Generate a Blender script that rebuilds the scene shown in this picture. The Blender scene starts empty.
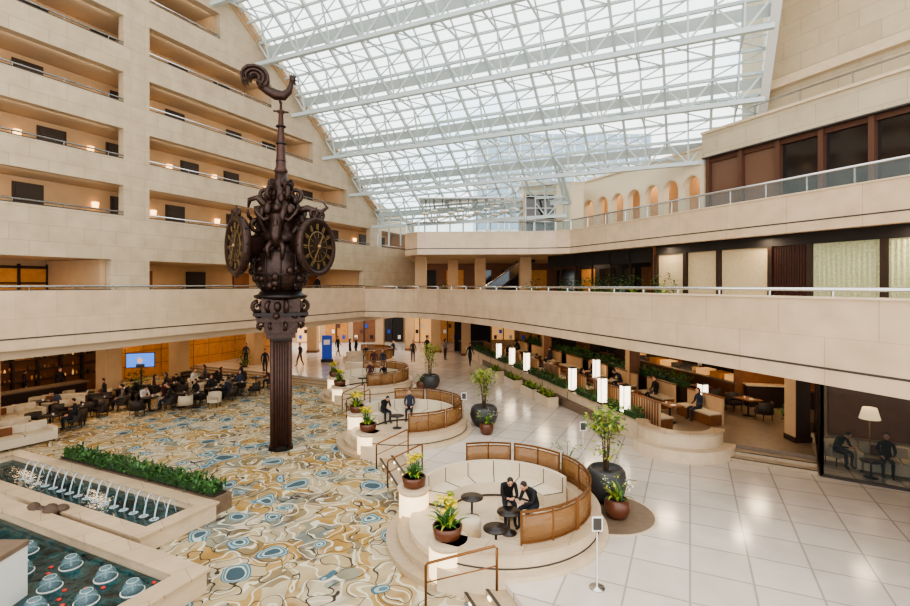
import bpy, bmesh, math, random
from math import sin, cos, pi, radians, atan2, sqrt
from mathutils import Vector, Matrix
random.seed(7)
H=6.2; F=500.0
def L(c): 
    c=c/255.0
    return c/12.92 if c<=0.04045 else ((c+0.055)/1.055)**2.4
def C(r,g,b): return (L(r),L(g),L(b),1)
def fp(px,py,z=0.0):
    Y=(H-z)*F/(py-285.0); return ((px-455)/F*Y, Y)
MATS={}
def nt(name):
    m=bpy.data.materials.new(name); m.use_nodes=True
    t=m.node_tree; b=t.nodes['Principled BSDF']; MATS[name]=m
    return m,t,b
def mat(name,col,rough=0.6,metal=0.0,emit=None,es=0,noise=0,nscale=8,bump=0,alpha=1,trans=0,spec=None):
    m,t,b=nt(name)
    b.inputs['Base Color'].default_value=col; b.inputs['Roughness'].default_value=rough
    b.inputs['Metallic'].default_value=metal
    if spec is not None: b.inputs['Specular IOR Level'].default_value=spec
    if emit: b.inputs['Emission Color'].default_value=emit; b.inputs['Emission Strength'].default_value=es
    if alpha<1: b.inputs['Alpha'].default_value=alpha
    if trans: b.inputs['Transmission Weight'].default_value=trans
    if noise or bump:
        tc=t.nodes.new('ShaderNodeTexCoord'); n=t.nodes.new('ShaderNodeTexNoise'); n.inputs['Scale'].default_value=nscale
        n.inputs['Detail'].default_value=4
        t.links.new(tc.outputs['Object'],n.inputs['Vector'])
        if noise:
            r=t.nodes.new('ShaderNodeValToRGB'); r.color_ramp.elements[0].position=.3; r.color_ramp.elements[1].position=.7
            r.color_ramp.elements[0].color=tuple(x*(1-noise) for x in col[:3])+(1,)
            r.color_ramp.elements[1].color=tuple(min(1,x*(1+noise)) for x in col[:3])+(1,)
            t.links.new(n.outputs['Fac'],r.inputs['Fac']); t.links.new(r.outputs['Color'],b.inputs['Base Color'])
        if bump:
            bp=t.nodes.new('ShaderNodeBump'); bp.inputs['Strength'].default_value=bump; bp.inputs['Distance'].default_value=.03
            t.links.new(n.outputs['Fac'],bp.inputs['Height']); t.links.new(bp.outputs['Normal'],b.inputs['Normal'])
    return m
def stone(name,c1,c2,cm,bw,bh,mortar=.012,rough=.55,flat=False,rot=0,offset=.5,mott=.12):
    m,t,b=nt(name); N=t.nodes; K=t.links
    tc=N.new('ShaderNodeTexCoord'); vec=tc.outputs['Object']
    if not flat:
        s=N.new('ShaderNodeSeparateXYZ'); K.new(vec,s.inputs[0])
        a=N.new('ShaderNodeMath'); a.operation='ADD'; K.new(s.outputs[0],a.inputs[0]); K.new(s.outputs[1],a.inputs[1])
        c=N.new('ShaderNodeCombineXYZ'); K.new(a.outputs[0],c.inputs[0]); K.new(s.outputs[2],c.inputs[1]); vec2=c.outputs[0]
    else:
        mp=N.new('ShaderNodeMapping'); mp.inputs['Rotation'].default_value=(0,0,rot); K.new(vec,mp.inputs['Vector']); vec2=mp.outputs[0]
    br=N.new('ShaderNodeTexBrick'); br.offset=offset
    br.inputs['Scale'].default_value=1; br.inputs['Brick Width'].default_value=bw; br.inputs['Row Height'].default_value=bh
    br.inputs['Mortar Size'].default_value=mortar; br.inputs['Color1'].default_value=c1; br.inputs['Color2'].default_value=c2; br.inputs['Mortar'].default_value=cm
    br.inputs['Mortar Smooth'].default_value=.2
    K.new(vec2,br.inputs['Vector'])
    n=N.new('ShaderNodeTexNoise'); n.inputs['Scale'].default_value=1.6; n.inputs['Detail'].default_value=6; K.new(vec,n.inputs['Vector'])
    mx=N.new('ShaderNodeMix'); mx.data_type='RGBA'; mx.blend_type='MULTIPLY'; mx.inputs['Factor'].default_value=1
    r=N.new('ShaderNodeValToRGB'); r.color_ramp.elements[0].color=(1-mott,1-mott*1.05,1-mott*1.15,1); r.color_ramp.elements[1].color=(1,1,1,1)
    r.color_ramp.elements[0].position=.3; r.color_ramp.elements[1].position=.65
    K.new(n.outputs['Fac'],r.inputs['Fac']); K.new(br.outputs['Color'],mx.inputs['A']); K.new(r.outputs['Color'],mx.inputs['B'])
    K.new(mx.outputs['Result'],b.inputs['Base Color']); b.inputs['Roughness'].default_value=rough
    return m
UROT=atan2(.905,.4255)
stone('facade_stone',C(186,166,138),C(180,160,132),C(158,140,114),1.2,.6,.01,mott=.16)
stone('band_stone',C(206,180,150),C(201,174,144),C(176,152,124),1.25,2.5,.006,.3,mott=.16)
stone('wall_stone',C(194,177,148),C(188,170,141),C(164,147,122),1.5,.75)
stone('floor_marble',C(214,202,190),C(204,191,178),C(168,157,146),1.2,1.2,.024,.15,True,-UROT,0,mott=.1)
stone('coping_stone',C(198,174,144),C(188,164,134),C(150,130,106),1.6,.8,.01,.3,True,-UROT,mott=.15)
mat('cream_stone',C(206,184,154),.35,noise=.08,nscale=3)
mat('soffit',C(186,164,136),.8)
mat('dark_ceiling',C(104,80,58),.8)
mat('white_paint',C(215,214,208),.5)
mat('white_steel',C(184,193,190),.45)
mat('gutter_panel',C(200,208,206),.5)
mat('plaster_tan',C(182,150,114),.8,noise=.05,nscale=2)
mat('plaster_cream',C(214,196,166),.8)
mat('metal',C(190,188,184),.25,.9)
mat('dark_line',C(60,54,48),.6)
mat('bronze',C(56,37,29),.4,.45,noise=.4,nscale=9,bump=.4)
mat('bronze_dark',C(30,21,18),.4,.4)
mat('bronze_col',C(70,43,33),.5,.25,noise=.25,nscale=6)
mat('gold',C(140,114,78),.35,.6)
mat('rail_bronze',C(126,84,48),.3,.7)
mat('dark_wood',C(46,30,22),.45,noise=.2,nscale=5)
mat('mid_wood',C(116,72,40),.5,noise=.15,nscale=4)
mat('gold_wood_lit',C(176,118,58),.45,emit=C(225,150,70),es=.08,noise=.18,nscale=3)  # golden wood; warm light on it put in as faint emission
mat('door_dark',C(46,34,28),.5)
mat('black',C(22,21,22),.5)
mat('dark_room',C(36,31,28),.8)
mat('dark_glass',C(34,29,28),.08,spec=.7)
mat('lit_pane',C(112,84,68),.15)  # window panes with room light put into their colour
mat('curtain',C(190,170,134),.9,noise=.1,nscale=12)
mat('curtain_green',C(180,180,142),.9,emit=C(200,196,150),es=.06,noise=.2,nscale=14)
mat('wood_red',C(84,42,32),.5,noise=.2,nscale=14)
mat('frame_brown',C(88,56,40),.45)
mat('warm_glow',C(255,215,150),.5,emit=C(255,195,120),es=4.5)
mat('lamp_white',C(255,246,230),.5,emit=C(255,236,204),es=3.0)
mat('soft_glow',C(255,232,195),.5,emit=C(255,220,168),es=1.5)
mat('shop_glow',C(220,170,110),.5,emit=C(255,190,120),es=.5)
mat('blue_screen',C(60,110,200),.3,emit=C(70,130,235),es=1.2)
mat('tv_face',C(200,160,130),.3,emit=C(220,170,140),es=.8)
mat('blue_poster',C(30,62,150),.4,emit=C(30,62,160),es=.3)
mat('sofa_cream',C(206,190,164),.8,noise=.04,nscale=8)
mat('chair_cream',C(190,175,150),.8)
mat('chair_dark',C(44,34,28),.6)
mat('table_dark',C(40,32,29),.3)
mat('pot_grey',C(58,56,56),.45)
mat('pot_brown',C(92,52,34),.3)
mat('soil',C(52,40,30),.9)
mat('leaf',C(58,98,36),.6,noise=.3,nscale=6)
mat('leaf_dark',C(34,66,28),.6,noise=.3,nscale=6)
mat('leaf_yellow',C(150,160,50),.6,noise=.25,nscale=6)
mat('flower_yellow',C(236,206,60),.6)
mat('flower_white',C(240,236,226),.6)
mat('trunk',C(98,78,58),.8)
mat('red_petal',C(200,50,40),.5)
mat('rock',C(84,66,52),.8,noise=.3,nscale=5,bump=.6)
mat('pool_tile',C(28,60,66),.5,noise=.3,nscale=7)
mat('water_jet',C(225,238,245),.1,emit=C(200,220,230),es=.05,alpha=.35)
mat('dark_stone',C(112,94,78),.4,noise=.15,nscale=6)
mat('step_stone',C(172,150,122),.4,noise=.08)
mat('skin',C(200,150,120),.6)
mat('hair',C(38,27,22),.7)
mat('pants',C(30,32,40),.8)
mat('shoe',C(24,20,18),.5)
mat('eye',C(20,16,14),.3)
mat('lip',C(160,84,76),.5)
mat('tower_glass',C(150,172,192),.4,noise=.05,nscale=.2)
m,t,b=nt('shirt'); oi=t.nodes.new('ShaderNodeObjectInfo'); t.links.new(oi.outputs['Color'],b.inputs['Base Color']); b.inputs['Roughness'].default_value=.85
def glassm(name,col,fac,rough=.05):
    m=bpy.data.materials.new(name); m.use_nodes=True; MATS[name]=m; t=m.node_tree; t.nodes.clear()
    o=t.nodes.new('ShaderNodeOutputMaterial'); mx=t.nodes.new('ShaderNodeMixShader'); tr=t.nodes.new('ShaderNodeBsdfTransparent'); g=t.nodes.new('ShaderNodeBsdfPrincipled')
    g.inputs['Base Color'].default_value=col; g.inputs['Roughness'].default_value=rough
    tr.inputs['Color'].default_value=tuple(.5+.5*x for x in col[:3])+(1,)
    mx.inputs['Fac'].default_value=fac
    t.links.new(tr.outputs[0],mx.inputs[1]); t.links.new(g.outputs[0],mx.inputs[2]); t.links.new(mx.outputs[0],o.inputs[0])
glassm('amber_glass',C(160,118,74),.5)
glassm('clear_glass',C(190,205,205),.14)
glassm('sky_glass',C(225,238,242),.06)
glassm('dome_glass',C(150,180,186),.3)
glassm('room_glass',C(90,98,96),.15)
m,t,b=nt('water'); b.inputs['Roughness'].default_value=.06
n=t.nodes.new('ShaderNodeTexNoise'); n.inputs['Scale'].default_value=4; n.inputs['Detail'].default_value=3
tc=t.nodes.new('ShaderNodeTexCoord'); t.links.new(tc.outputs['Object'],n.inputs['Vector'])
bp=t.nodes.new('ShaderNodeBump'); bp.inputs['Strength'].default_value=.4; bp.inputs['Distance'].default_value=.05
t.links.new(n.outputs['Fac'],bp.inputs['Height']); t.links.new(bp.outputs['Normal'],b.inputs['Normal'])
r=t.nodes.new('ShaderNodeValToRGB'); r.color_ramp.elements[0].color=C(8,26,30); r.color_ramp.elements[1].color=C(26,74,76)
r.color_ramp.elements[0].position=.35; r.color_ramp.elements[1].position=.7
t.links.new(n.outputs['Fac'],r.inputs['Fac']); t.links.new(r.outputs[0],b.inputs['Base Color'])
# carpet
m,t,b=nt('carpet'); N=t.nodes; K=t.links
tc=N.new('ShaderNodeTexCoord'); mp=N.new('ShaderNodeMapping'); mp.inputs['Rotation'].default_value=(0,0,-UROT); K.new(tc.outputs['Object'],mp.inputs['Vector'])
nz=N.new('ShaderNodeTexNoise'); nz.inputs['Scale'].default_value=1.2; nz.inputs['Detail'].default_value=1; K.new(mp.outputs[0],nz.inputs['Vector'])
def math_(op,a,bb=None,c=None):
    x=N.new('ShaderNodeMath'); x.operation=op
    for i,v in enumerate((a,bb,c)):
        if v is None: continue
        if isinstance(v,(int,float)): x.inputs[i].default_value=v
        else: K.new(v,x.inputs[i])
    return x.outputs[0]
def ramp(fac,els,interp='LINEAR'):
    r=N.new('ShaderNodeValToRGB'); cr=r.color_ramp; cr.interpolation=interp
    while len(cr.elements)<len(els): cr.elements.new(.5)
    for e,(p,c) in zip(cr.elements,els): e.position=p; e.color=c
    K.new(fac,r.inputs['Fac']); return r.outputs['Color']
def mixc(f,a,bb):
    x=N.new('ShaderNodeMix'); x.data_type='RGBA'; K.new(f,x.inputs['Factor'])
    for k,v in (('A',a),('B',bb)):
        if isinstance(v,tuple): x.inputs[k].default_value=v
        else: K.new(v,x.inputs[k])
    return x.outputs['Result']
vm=N.new('ShaderNodeVectorMath'); vm.operation='MULTIPLY_ADD'; vm.inputs[1].default_value=(1.3,1.3,0); K.new(nz.outputs['Color'],vm.inputs[0]); K.new(mp.outputs[0],vm.inputs[2])
def voro(scale,src,rand=.7,feat='F1'):
    v=N.new('ShaderNodeTexVoronoi'); v.voronoi_dimensions='2D'; v.feature=feat; v.inputs['Scale'].default_value=scale; v.inputs['Randomness'].default_value=rand; K.new(src,v.inputs['Vector']); return v
v1=voro(.85,vm.outputs[0]); v2=voro(.9,mp.outputs[0],.7); v3=voro(1.5,vm.outputs[0],.9)
base=ramp(nz.outputs['Fac'],[(.0,C(150,120,70)),(.40,C(172,150,106)),(.52,C(158,124,60)),(.60,C(108,94,74)),(.68,C(182,168,140))],'LINEAR')
sep=N.new('ShaderNodeSeparateColor'); K.new(v3.outputs['Color'],sep.inputs[0])
patch=ramp(sep.outputs[0],[(0,C(160,122,54)),(.30,C(180,164,132)),(.50,C(88,76,60)),(.66,C(190,178,152)),(.9,C(96,118,118))],'CONSTANT')
mm=N.new('ShaderNodeMix'); mm.data_type='RGBA'; mm.inputs['Factor'].default_value=.55; K.new(base,mm.inputs['A']); K.new(patch,mm.inputs['B'])
col=mm.outputs['Result']
rings=math_('SINE',math_('MULTIPLY',v1.outputs['Distance'],24.0))
col=mixc(math_('GREATER_THAN',rings,.84),col,C(206,196,170))
rings2=math_('SINE',math_('ADD',math_('MULTIPLY',v3.outputs['Distance'],14.0),2.0))
col=mixc(math_('GREATER_THAN',rings2,.95),col,C(58,48,38))
fd=v2.outputs['Distance']
sp2=N.new('ShaderNodeSeparateColor'); K.new(v2.outputs['Color'],sp2.inputs[0])
isb=math_('GREATER_THAN',sp2.outputs[1],.42)
fdd=math_('ADD',fd,math_('MULTIPLY',math_('SUBTRACT',nz.outputs['Fac'],.5),1.1))
fl=math_('MULTIPLY',math_('LESS_THAN',fdd,.25),isb)
flc=ramp(fdd,[(0,C(60,80,88)),(.06,C(176,186,178)),(.11,C(76,110,120)),(.17,C(150,166,162)),(.21,C(66,96,106))],'CONSTANT')
col=mixc(fl,col,flc)
K.new(col,b.inputs['Base Color']); b.inputs['Roughness'].default_value=.95

class MB:
    def __init__(s): s.v=[];s.f=[];s.m=[];s.s=[];s.mats=[]
    def mi(s,n):
        if n not in s.mats: s.mats.append(n)
        return s.mats.index(n)
    def add(s,vs,fs,mat,smooth=False,xf=None):
        o=len(s.v)
        s.v+= [tuple(xf@Vector(p)) for p in vs] if xf is not None else [tuple(p) for p in vs]
        k=s.mi(mat)
        for f in fs: s.f.append(tuple(i+o for i in f)); s.m.append(k); s.s.append(smooth)
    def box(s,c,d,mat,rz=0,xf=None):
        x,y,z=d[0]/2,d[1]/2,d[2]/2; cr,sr=cos(rz),sin(rz); vs=[]
        for dz in(-z,z):
            for dx,dy in((-x,-y),(x,-y),(x,y),(-x,y)): vs.append((c[0]+dx*cr-dy*sr,c[1]+dx*sr+dy*cr,c[2]+dz))
        s.add(vs,[(3,2,1,0),(4,5,6,7),(0,1,5,4),(1,2,6,5),(2,3,7,6),(3,0,4,7)],mat,xf=xf)
    def bb(s,x0,x1,y0,y1,z0,z1,mat,xf=None): s.box(((x0+x1)/2,(y0+y1)/2,(z0+z1)/2),(abs(x1-x0),abs(y1-y0),abs(z1-z0)),mat,xf=xf)
    def beam(s,p0,p1,w,h,mat):
        p0,p1=Vector(p0),Vector(p1); d=(p1-p0).normalized(); up=Vector((0,0,1))
        if abs(d.z)>.99: up=Vector((0,1,0))
        a=d.cross(up).normalized()*w/2; b=a.cross(d).normalized()*h/2
        vs=[p+q for p in(p0,p1) for q in(-a-b,a-b,a+b,-a+b)]
        s.add(vs,[(3,2,1,0),(4,5,6,7),(0,1,5,4),(1,2,6,5),(2,3,7,6),(3,0,4,7)],mat)
    def tube(s,pts,rad,n,mat,smooth=True,xf=None):
        pts=[Vector(p) for p in pts]
        if not hasattr(rad,'__len__'): rad=[rad]*len(pts)
        vs=[];fs=[]; ref=None
        for i,p in enumerate(pts):
            d=(pts[min(i+1,len(pts)-1)]-pts[max(i-1,0)]).normalized()
            if ref is None: ref=Vector((0,0,1)) if abs(d.z)<.9 else Vector((1,0,0))
            a=(ref-d*ref.dot(d)).normalized(); ref=a; b=d.cross(a)
            for k in range(n):
                t=2*pi*k/n; vs.append(p+(a*cos(t)+b*sin(t))*rad[i])
        for i in range(len(pts)-1):
            for k in range(n): fs.append((i*n+k,i*n+(k+1)%n,(i+1)*n+(k+1)%n,(i+1)*n+k))
        fs.append(tuple(range(n))[::-1]); fs.append(tuple((len(pts)-1)*n+k for k in range(n)))
        s.add(vs,fs,mat,smooth,xf)
    def lathe(s,c,prof,n,mat,smooth=True,xf=None,a0=0):
        vs=[];fs=[]
        for r,z in prof:
            for k in range(n): t=a0+2*pi*k/n; vs.append((c[0]+r*cos(t),c[1]+r*sin(t),c[2]+z))
        for i in range(len(prof)-1):
            for k in range(n): fs.append((i*n+k,i*n+(k+1)%n,(i+1)*n+(k+1)%n,(i+1)*n+k))
        fs.append(tuple(range(n))[::-1]); fs.append(tuple((len(prof)-1)*n+k for k in range(n)))
        s.add(vs,fs,mat,smooth,xf)
    def sphere(s,c,r,mat,n=12,m=8,xf=None):
        if not hasattr(r,'__len__'): r=(r,r,r)
        vs=[];fs=[]
        for i in range(m+1):
            ph=-pi/2+pi*i/m; rr=max(cos(ph),.02)
            for k in range(n): t=2*pi*k/n; vs.append((c[0]+r[0]*rr*cos(t),c[1]+r[1]*rr*sin(t),c[2]+r[2]*sin(ph)))
        for i in range(m):
            for k in range(n): fs.append((i*n+k,i*n+(k+1)%n,(i+1)*n+(k+1)%n,(i+1)*n+k))
        fs.append(tuple(range(n))[::-1]); fs.append(tuple(m*n+k for k in range(n)))
        s.add(vs,fs,mat,True,xf)
    def prism(s,poly,z0,z1,mat):
        n=len(poly); vs=[(p[0],p[1],z0) for p in poly]+[(p[0],p[1],z1) for p in poly]
        s.add(vs,[tuple(range(n))[::-1],tuple(range(n,2*n))]+[(i,(i+1)%n,n+(i+1)%n,n+i) for i in range(n)],mat)
    def xzprism(s,poly,y0,y1,mat):
        n=len(poly); vs=[(p[0],y0,p[1]) for p in poly]+[(p[0],y1,p[1]) for p in poly]
        s.add(vs,[tuple(range(n))[::-1],tuple(range(n,2*n))]+[(i,(i+1)%n,n+(i+1)%n,n+i) for i in range(n)],mat)
    def ring(s,cx,cy,r0,r1,a0,a1,z0,z1,mat,n=32,smooth=False):
        vs=[];fs=[]
        for i in range(n+1):
            a=radians(a0+(a1-a0)*i/n)
            for r,z in((r0,z0),(r1,z0),(r1,z1),(r0,z1)): vs.append((cx+r*cos(a),cy+r*sin(a),z))
        for i in range(n):
            for k in range(4): fs.append((i*4+k,i*4+(k+1)%4,(i+1)*4+(k+1)%4,(i+1)*4+k))
        fs.append((3,2,1,0)); fs.append(tuple(n*4+k for k in range(4)))
        s.add(vs,fs,mat,smooth)
    def blade(s,p,az,el,ln,w,mat,droop=.6,seg=4):
        vs=[];fs=[]; p=Vector(p); d=Vector((cos(az),sin(az),0)); sd=Vector((-sin(az),cos(az),0)); q=p.copy(); e=el
        for i in range(seg+1):
            t=i/seg; ww=w*(sin(pi*min(.98,.12+t*.86)))/2
            vs+= [q-sd*ww,q+sd*ww]; q=q+(d*cos(e)+Vector((0,0,1))*sin(e))*(ln/seg); e-=droop/seg*2
        for i in range(seg): fs.append((2*i,2*i+1,2*i+3,2*i+2))
        s.add(vs,fs,mat)
    def leaves(s,c,r,n,size,mats):
        for i in range(n):
            while True:
                p=Vector([random.uniform(-1,1) for _ in range(3)])
                if .35<p.length<1: break
            q=Vector((c[0]+p.x*r[0],c[1]+p.y*r[1],c[2]+p.z*r[2]))
            s.blade(q,random.uniform(0,2*pi),random.uniform(-.5,.8),size*random.uniform(.7,1.3),size*.45,random.choice(mats),.5,2)
    def obj(s,name,loc=(0,0,0),rz=0,parent=None,recalc=True):
        me=bpy.data.meshes.new(name); me.from_pydata(s.v,[],s.f)
        for k in s.mats: me.materials.append(MATS[k])
        me.polygons.foreach_set('material_index',s.m); me.polygons.foreach_set('use_smooth',s.s)
        if recalc:
            bm=bmesh.new(); bm.from_mesh(me); bmesh.ops.recalc_face_normals(bm,faces=bm.faces); bm.to_mesh(me); bm.free()
        me.update(); return place(name,me,loc,rz,parent)
def place(name,me,loc=(0,0,0),rz=0,parent=None,scale=1,color=None):
    o=bpy.data.objects.new(name,me); bpy.context.scene.collection.objects.link(o)
    o.location=loc; o.rotation_euler=(0,0,rz); o.scale=(scale,)*3
    if parent: o.parent=parent
    if color: o.color=color
    return o
def area(loc,size,power,col=(1,.82,.6),sy=None,rot=(0,0,0),name='recessed_downlight'):
    l=bpy.data.lights.new(name,'AREA'); l.size=size; l.energy=power; l.color=col
    if sy: l.shape='RECTANGLE'; l.size_y=sy
    o=bpy.data.objects.new(name,l); o.location=loc; o.rotation_euler=rot; bpy.context.scene.collection.objects.link(o)

# ---------------- camera, world
cd=bpy.data.cameras.new('camera'); cam=bpy.data.objects.new('camera',cd); bpy.context.scene.collection.objects.link(cam)
cam.location=(0,0,H); cam.rotation_euler=(pi/2,0,0); cd.sensor_width=36; cd.lens=F/910*36; cd.shift_y=-18/910; cd.clip_end=500
bpy.context.scene.camera=cam
try: bpy.context.scene.view_settings.look='AgX - Medium High Contrast'
except Exception: pass
w=bpy.data.worlds.new('world'); bpy.context.scene.world=w; w.use_nodes=True; t=w.node_tree
bg=t.nodes['Background']; tc=t.nodes.new('ShaderNodeTexCoord'); n=t.nodes.new('ShaderNodeTexNoise'); n.inputs['Scale'].default_value=2.5; n.inputs['Detail'].default_value=4
r=t.nodes.new('ShaderNodeValToRGB'); r.color_ramp.elements[0].color=(.66,.84,1,1); r.color_ramp.elements[1].color=(1,.98,.95,1); r.color_ramp.elements[0].position=.34; r.color_ramp.elements[1].position=.50
t.links.new(tc.outputs['Generated'],n.inputs['Vector']); t.links.new(n.outputs['Fac'],r.inputs['Fac']); t.links.new(r.outputs['Color'],bg.inputs['Color'])
bg.inputs['Strength'].default_value=3.3

# ---------------- floors
ZC=-.4
bx=lambda Y:4.9-.37*Y
fl=MB(); fl.prism([(bx(2),2),(bx(32.5),32.5),(-27,41.9),(-27,75),(45,75),(45,2)],-.5,0,'floor_marble'); fl.obj('floor')
cp=MB(); cp.prism([(-45,0),(6,0),(-6,34),(-26,46),(-45,46)],-.5,ZC,'carpet'); cp.obj('carpet')
st=MB()
dv=Vector((-.37,1)).normalized(); nv=Vector((-dv.y,dv.x))
def strip(p0,p1,nrm,w0,w1,z0,z1,m_):
    st.prism([p0+nrm*w0,p1+nrm*w0,p1+nrm*w1,p0+nrm*w1],z0,z1,m_)
a=Vector((bx(2),2)); b_=Vector((bx(32.5),32.5))
for i,(w1,z1) in enumerate(((.38,-.13),(.76,-.26))):
    strip(a,b_,nv,0.001,w1,-.42,z1,'step_stone'); strip(a,b_,nv,w1-.06,w1+.005,z1-.01,z1+.004,'dark_line')
e0=b_; e1=Vector((-27,41.9)); d2=(e1-e0).normalized(); n2=Vector((-d2.y,d2.x)) 
if n2.y>0: n2=-n2
for w1,z1 in((.38,-.13),(.76,-.26)): strip(e0,e1,n2,.001,w1,-.42,z1,'step_stone'); strip(e0,e1,n2,w1-.06,w1+.005,z1-.01,z1+.004,'dark_line')
st.obj('floor_steps')

def PL(x,y): return (-23.68+.4255*x-.905*y, .905*x+.4255*y)
# ---------------- left wing facade
LO=(-23.68,0,0)
xd=lambda z:41.9-1.444*(z-11.5) if z>11.5 else 47.5
wl=MB()
def seg(x0,z0,x1a,z1,x1b,mat='facade_stone',y0=0,y1=.35): wl.xzprism([(x0,z0),(x1a,z0),(x1b,z1),(x0,z1)],y0,y1,mat)
wl.bb(3,40.2,-.02,.35,3.9,6.0,'band_stone')
wl.bb(3,40.2,-.035,.0,4.28,4.33,'dark_line')  # dark strip drawn as the band's shadow line
zr=[9.25+2.37*k for k in range(8)]
seg(3,7.25,47.5,9.10,47.5)
wl.bb(22.6,24.2,0,.35,6.0,7.25,'facade_stone'); wl.bb(40,47.5,0,.35,6.0,7.25,'facade_stone')
cor=MB(); rl=MB(); sc=MB(); dr=MB()
random.seed(21)
for k,z in enumerate(zr):
    o0,o1=z-.15,z+1.12; nz_=zr[k+1]-.15 if k<7 else o1+.6
    xe=(40.9 if k==0 else xd(o1)-2)
    xa,xb=xd(o1),xd(nz_)
    if xb>3.5: 
        if k==0:
            wl.xzprism([(3,o1),(47.5,o1),(47.5,11.3),(3,11.3)],0,.35,'facade_stone'); wl.xzprism([(3,11.3),(41.9,11.3),(xd(nz_),nz_),(3,nz_)],0,.35,'facade_stone')
        else: seg(3,o1,xa,nz_,max(xb,3.1))
    if xe>24.6: wl.bb(23.1,24.2,0,.35,o0,o1,'facade_stone')
    if k==0:
        wl.bb(40.9,42.4,0,.35,o0,o1,'facade_stone'); wl.bb(47.1,47.5,0,.35,o0,o1,'facade_stone')
    elif xd(o0)>3.5: wl.xzprism([(max(xe,3),o0),(xd(o0),o0),(xd(o1),o1),(max(xe,3),o1)],0,.35,'facade_stone')
    xend=47.1 if k==0 else xe
    if xend<5: continue
    cor.bb(3,xend,.36,2.1,z-1.20,z-1.05,'soffit'); cor.bb(3,xend,2.1,2.25,z-1.2,o1+.03,'plaster_tan')
    xn=(xd(zr[k+1]+1.12)-2) if k<7 else 3
    cor.bb(max(xn,3)+.001,xend+.1,.36,2.25,o1+.05,o1+.16,'soffit')
    cor.bb(xend,xend+.1,.36,2.2,z-1.04,o1+.04,'plaster_tan')
    x=xend-1.6; j=0
    while x>4:
        dr.bb(x-.42,x+.42,2.03,2.08,z-1.05,z+.85,'door_dark'); dr.bb(x-.52,x+.52,2.06,2.095,z-1.05,z+.95,'dark_wood')
        if x-1.4>4:
            sc.lathe((x-1.2,1.98,z+.25),[(.05,0),(.12,.05),(.14,.30),(.02,.32)],8,'warm_glow')
        x-=3.6 if j%2 else 2.6; j+=1
    for s0,s1 in(((3,23.1),(24.2,40.9),(42.4,47.1)) if k==0 else ((3,min(23.1,xe)),(24.2,xe))):
        if s1<=s0+.3: continue
        rl.tube([(s0,.02,z),(s1,.02,z)],.035,6,'metal')
        rl.bb(s0,s1,.0,.06,z-.15,z-.11,'dark_line')  # shadow line below the rail, made as a dark strip
        q=s0+.3
        while q<s1: rl.bb(q-.015,q+.015,.0,.04,z-.15,z,'metal'); q+=1.6
        a_=max(s0,10)
        if s1-a_>2 and k<6:
            X,Y=PL((a_+s1)/2,.45); area((X,Y,o1-.04),s1-a_-.4,(s1-a_)*2.8,(1,.84,.64),.08,(radians(60),0,UROT),'corridor_fill')  # added strip lamp, unseen from the camera, brightens the corridor back wall
rl.tube([(3,-.0,6.15),(40.2,-.0,6.15)],.045,6,'metal'); rl.bb(3,40.2,-.0,.1,6.0,6.04,'dark_line')  # gallery rail, with its shadow line as a dark strip below
q=3.3
while q<40: rl.bb(q-.02,q+.02,.0,.04,6.0,6.15,'metal'); q+=1.5
wlo=wl.obj('wall_left',LO,UROT)
def child(mb,name): return mb.obj(name,(0,0,0),0,parent=wlo)
child(rl,'balcony_rails'); child(dr,'guest_room_doors'); child(sc,'sconces'); child(cor,'corridors')
db=MB()
db.xzprism([(41.9,11.5),(42.45,11.5),(xd(30)+.55,30),(xd(30),30)],-.35,.5,'band_stone')
db.xzprism([(42.45,11.5),(42.75,11.5),(xd(30)+.85,30),(xd(30)+.55,30)],-.2,.5,'plaster_tan')
db.xzprism([(41.6,11.5),(41.9,11.5),(xd(30),30),(xd(30)-.3,30)],-.12,-.0,'plaster_tan')
child(db,'sloping_beam')
g2=MB(); g2.bb(3,42,.36,4.4,3.9,5.1,'soffit'); g2.bb(3,42,.36,4.6,7.27,7.4,'soffit'); g2.bb(3,42,4.4,4.6,5.1,7.3,'plaster_tan'); g2.bb(40.4,40.6,.36,4.4,5.1,7.27,'plaster_tan')
g2.bb(12,22.4,4.3,4.39,5.3,6.95,'gold_wood_lit')
for i in range(11): g2.bb(12+i*1.04-.04,12+i*1.04+.04,4.2,4.32,5.1,7.1,'dark_wood')
g2.bb(12,22.4,4.2,4.31,6.9,7.02,'dark_wood'); g2.bb(12,22.4,4.2,4.31,6.25,6.32,'dark_wood'); g2.bb(22.4,23.4,.4,4.3,5.1,7.25,'plaster_tan')
for i in range(5): g2.bb(26+i*3.2,27.2+i*3.2,4.3,4.39,5.1,6.95,'door_dark' if i%2 else 'mid_wood')
child(g2,'gallery_left')
g1=MB(); g1.bb(3,45,.36,13.6,3.55,3.88,'soffit')
g1.bb(3,45,13.4,13.7,-.4,3.6,'plaster_tan')
x=30
while x<44: g1.bb(x,x+1.2,13.32,13.41,-.2,3.3,'gold_wood_lit'); x+=1.3
for i in range(3): g1.bb(30,45,13.3,13.33,.6+i*.95,.64+i*.95,'mid_wood')
g1.bb(29.5,30,12.6,13.4,-.4,3.5,'dark_wood')
g1.obj('wall_left_ground',LO,UROT)
for (x,y) in ((21.5,7.6),(27.5,8.6),(33,10.2),(39,9.6)):
    c=MB(); c.bb(x-.45,x+.45,y-.45,y+.45,ZC,3.56,'plaster_tan'); c.bb(x-.5,x+.5,y-.5,y+.5,ZC,ZC+.25,'mid_wood'); c.obj('column',LO,UROT)
ba=MB(); ba.bb(21,29.4,12.9,13.35,ZC,3.4,'mid_wood')
for i in range(7): ba.bb(21.2+i*1.18,21.3+i*1.18,12.6,12.95,ZC,3.3,'dark_wood')
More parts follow.
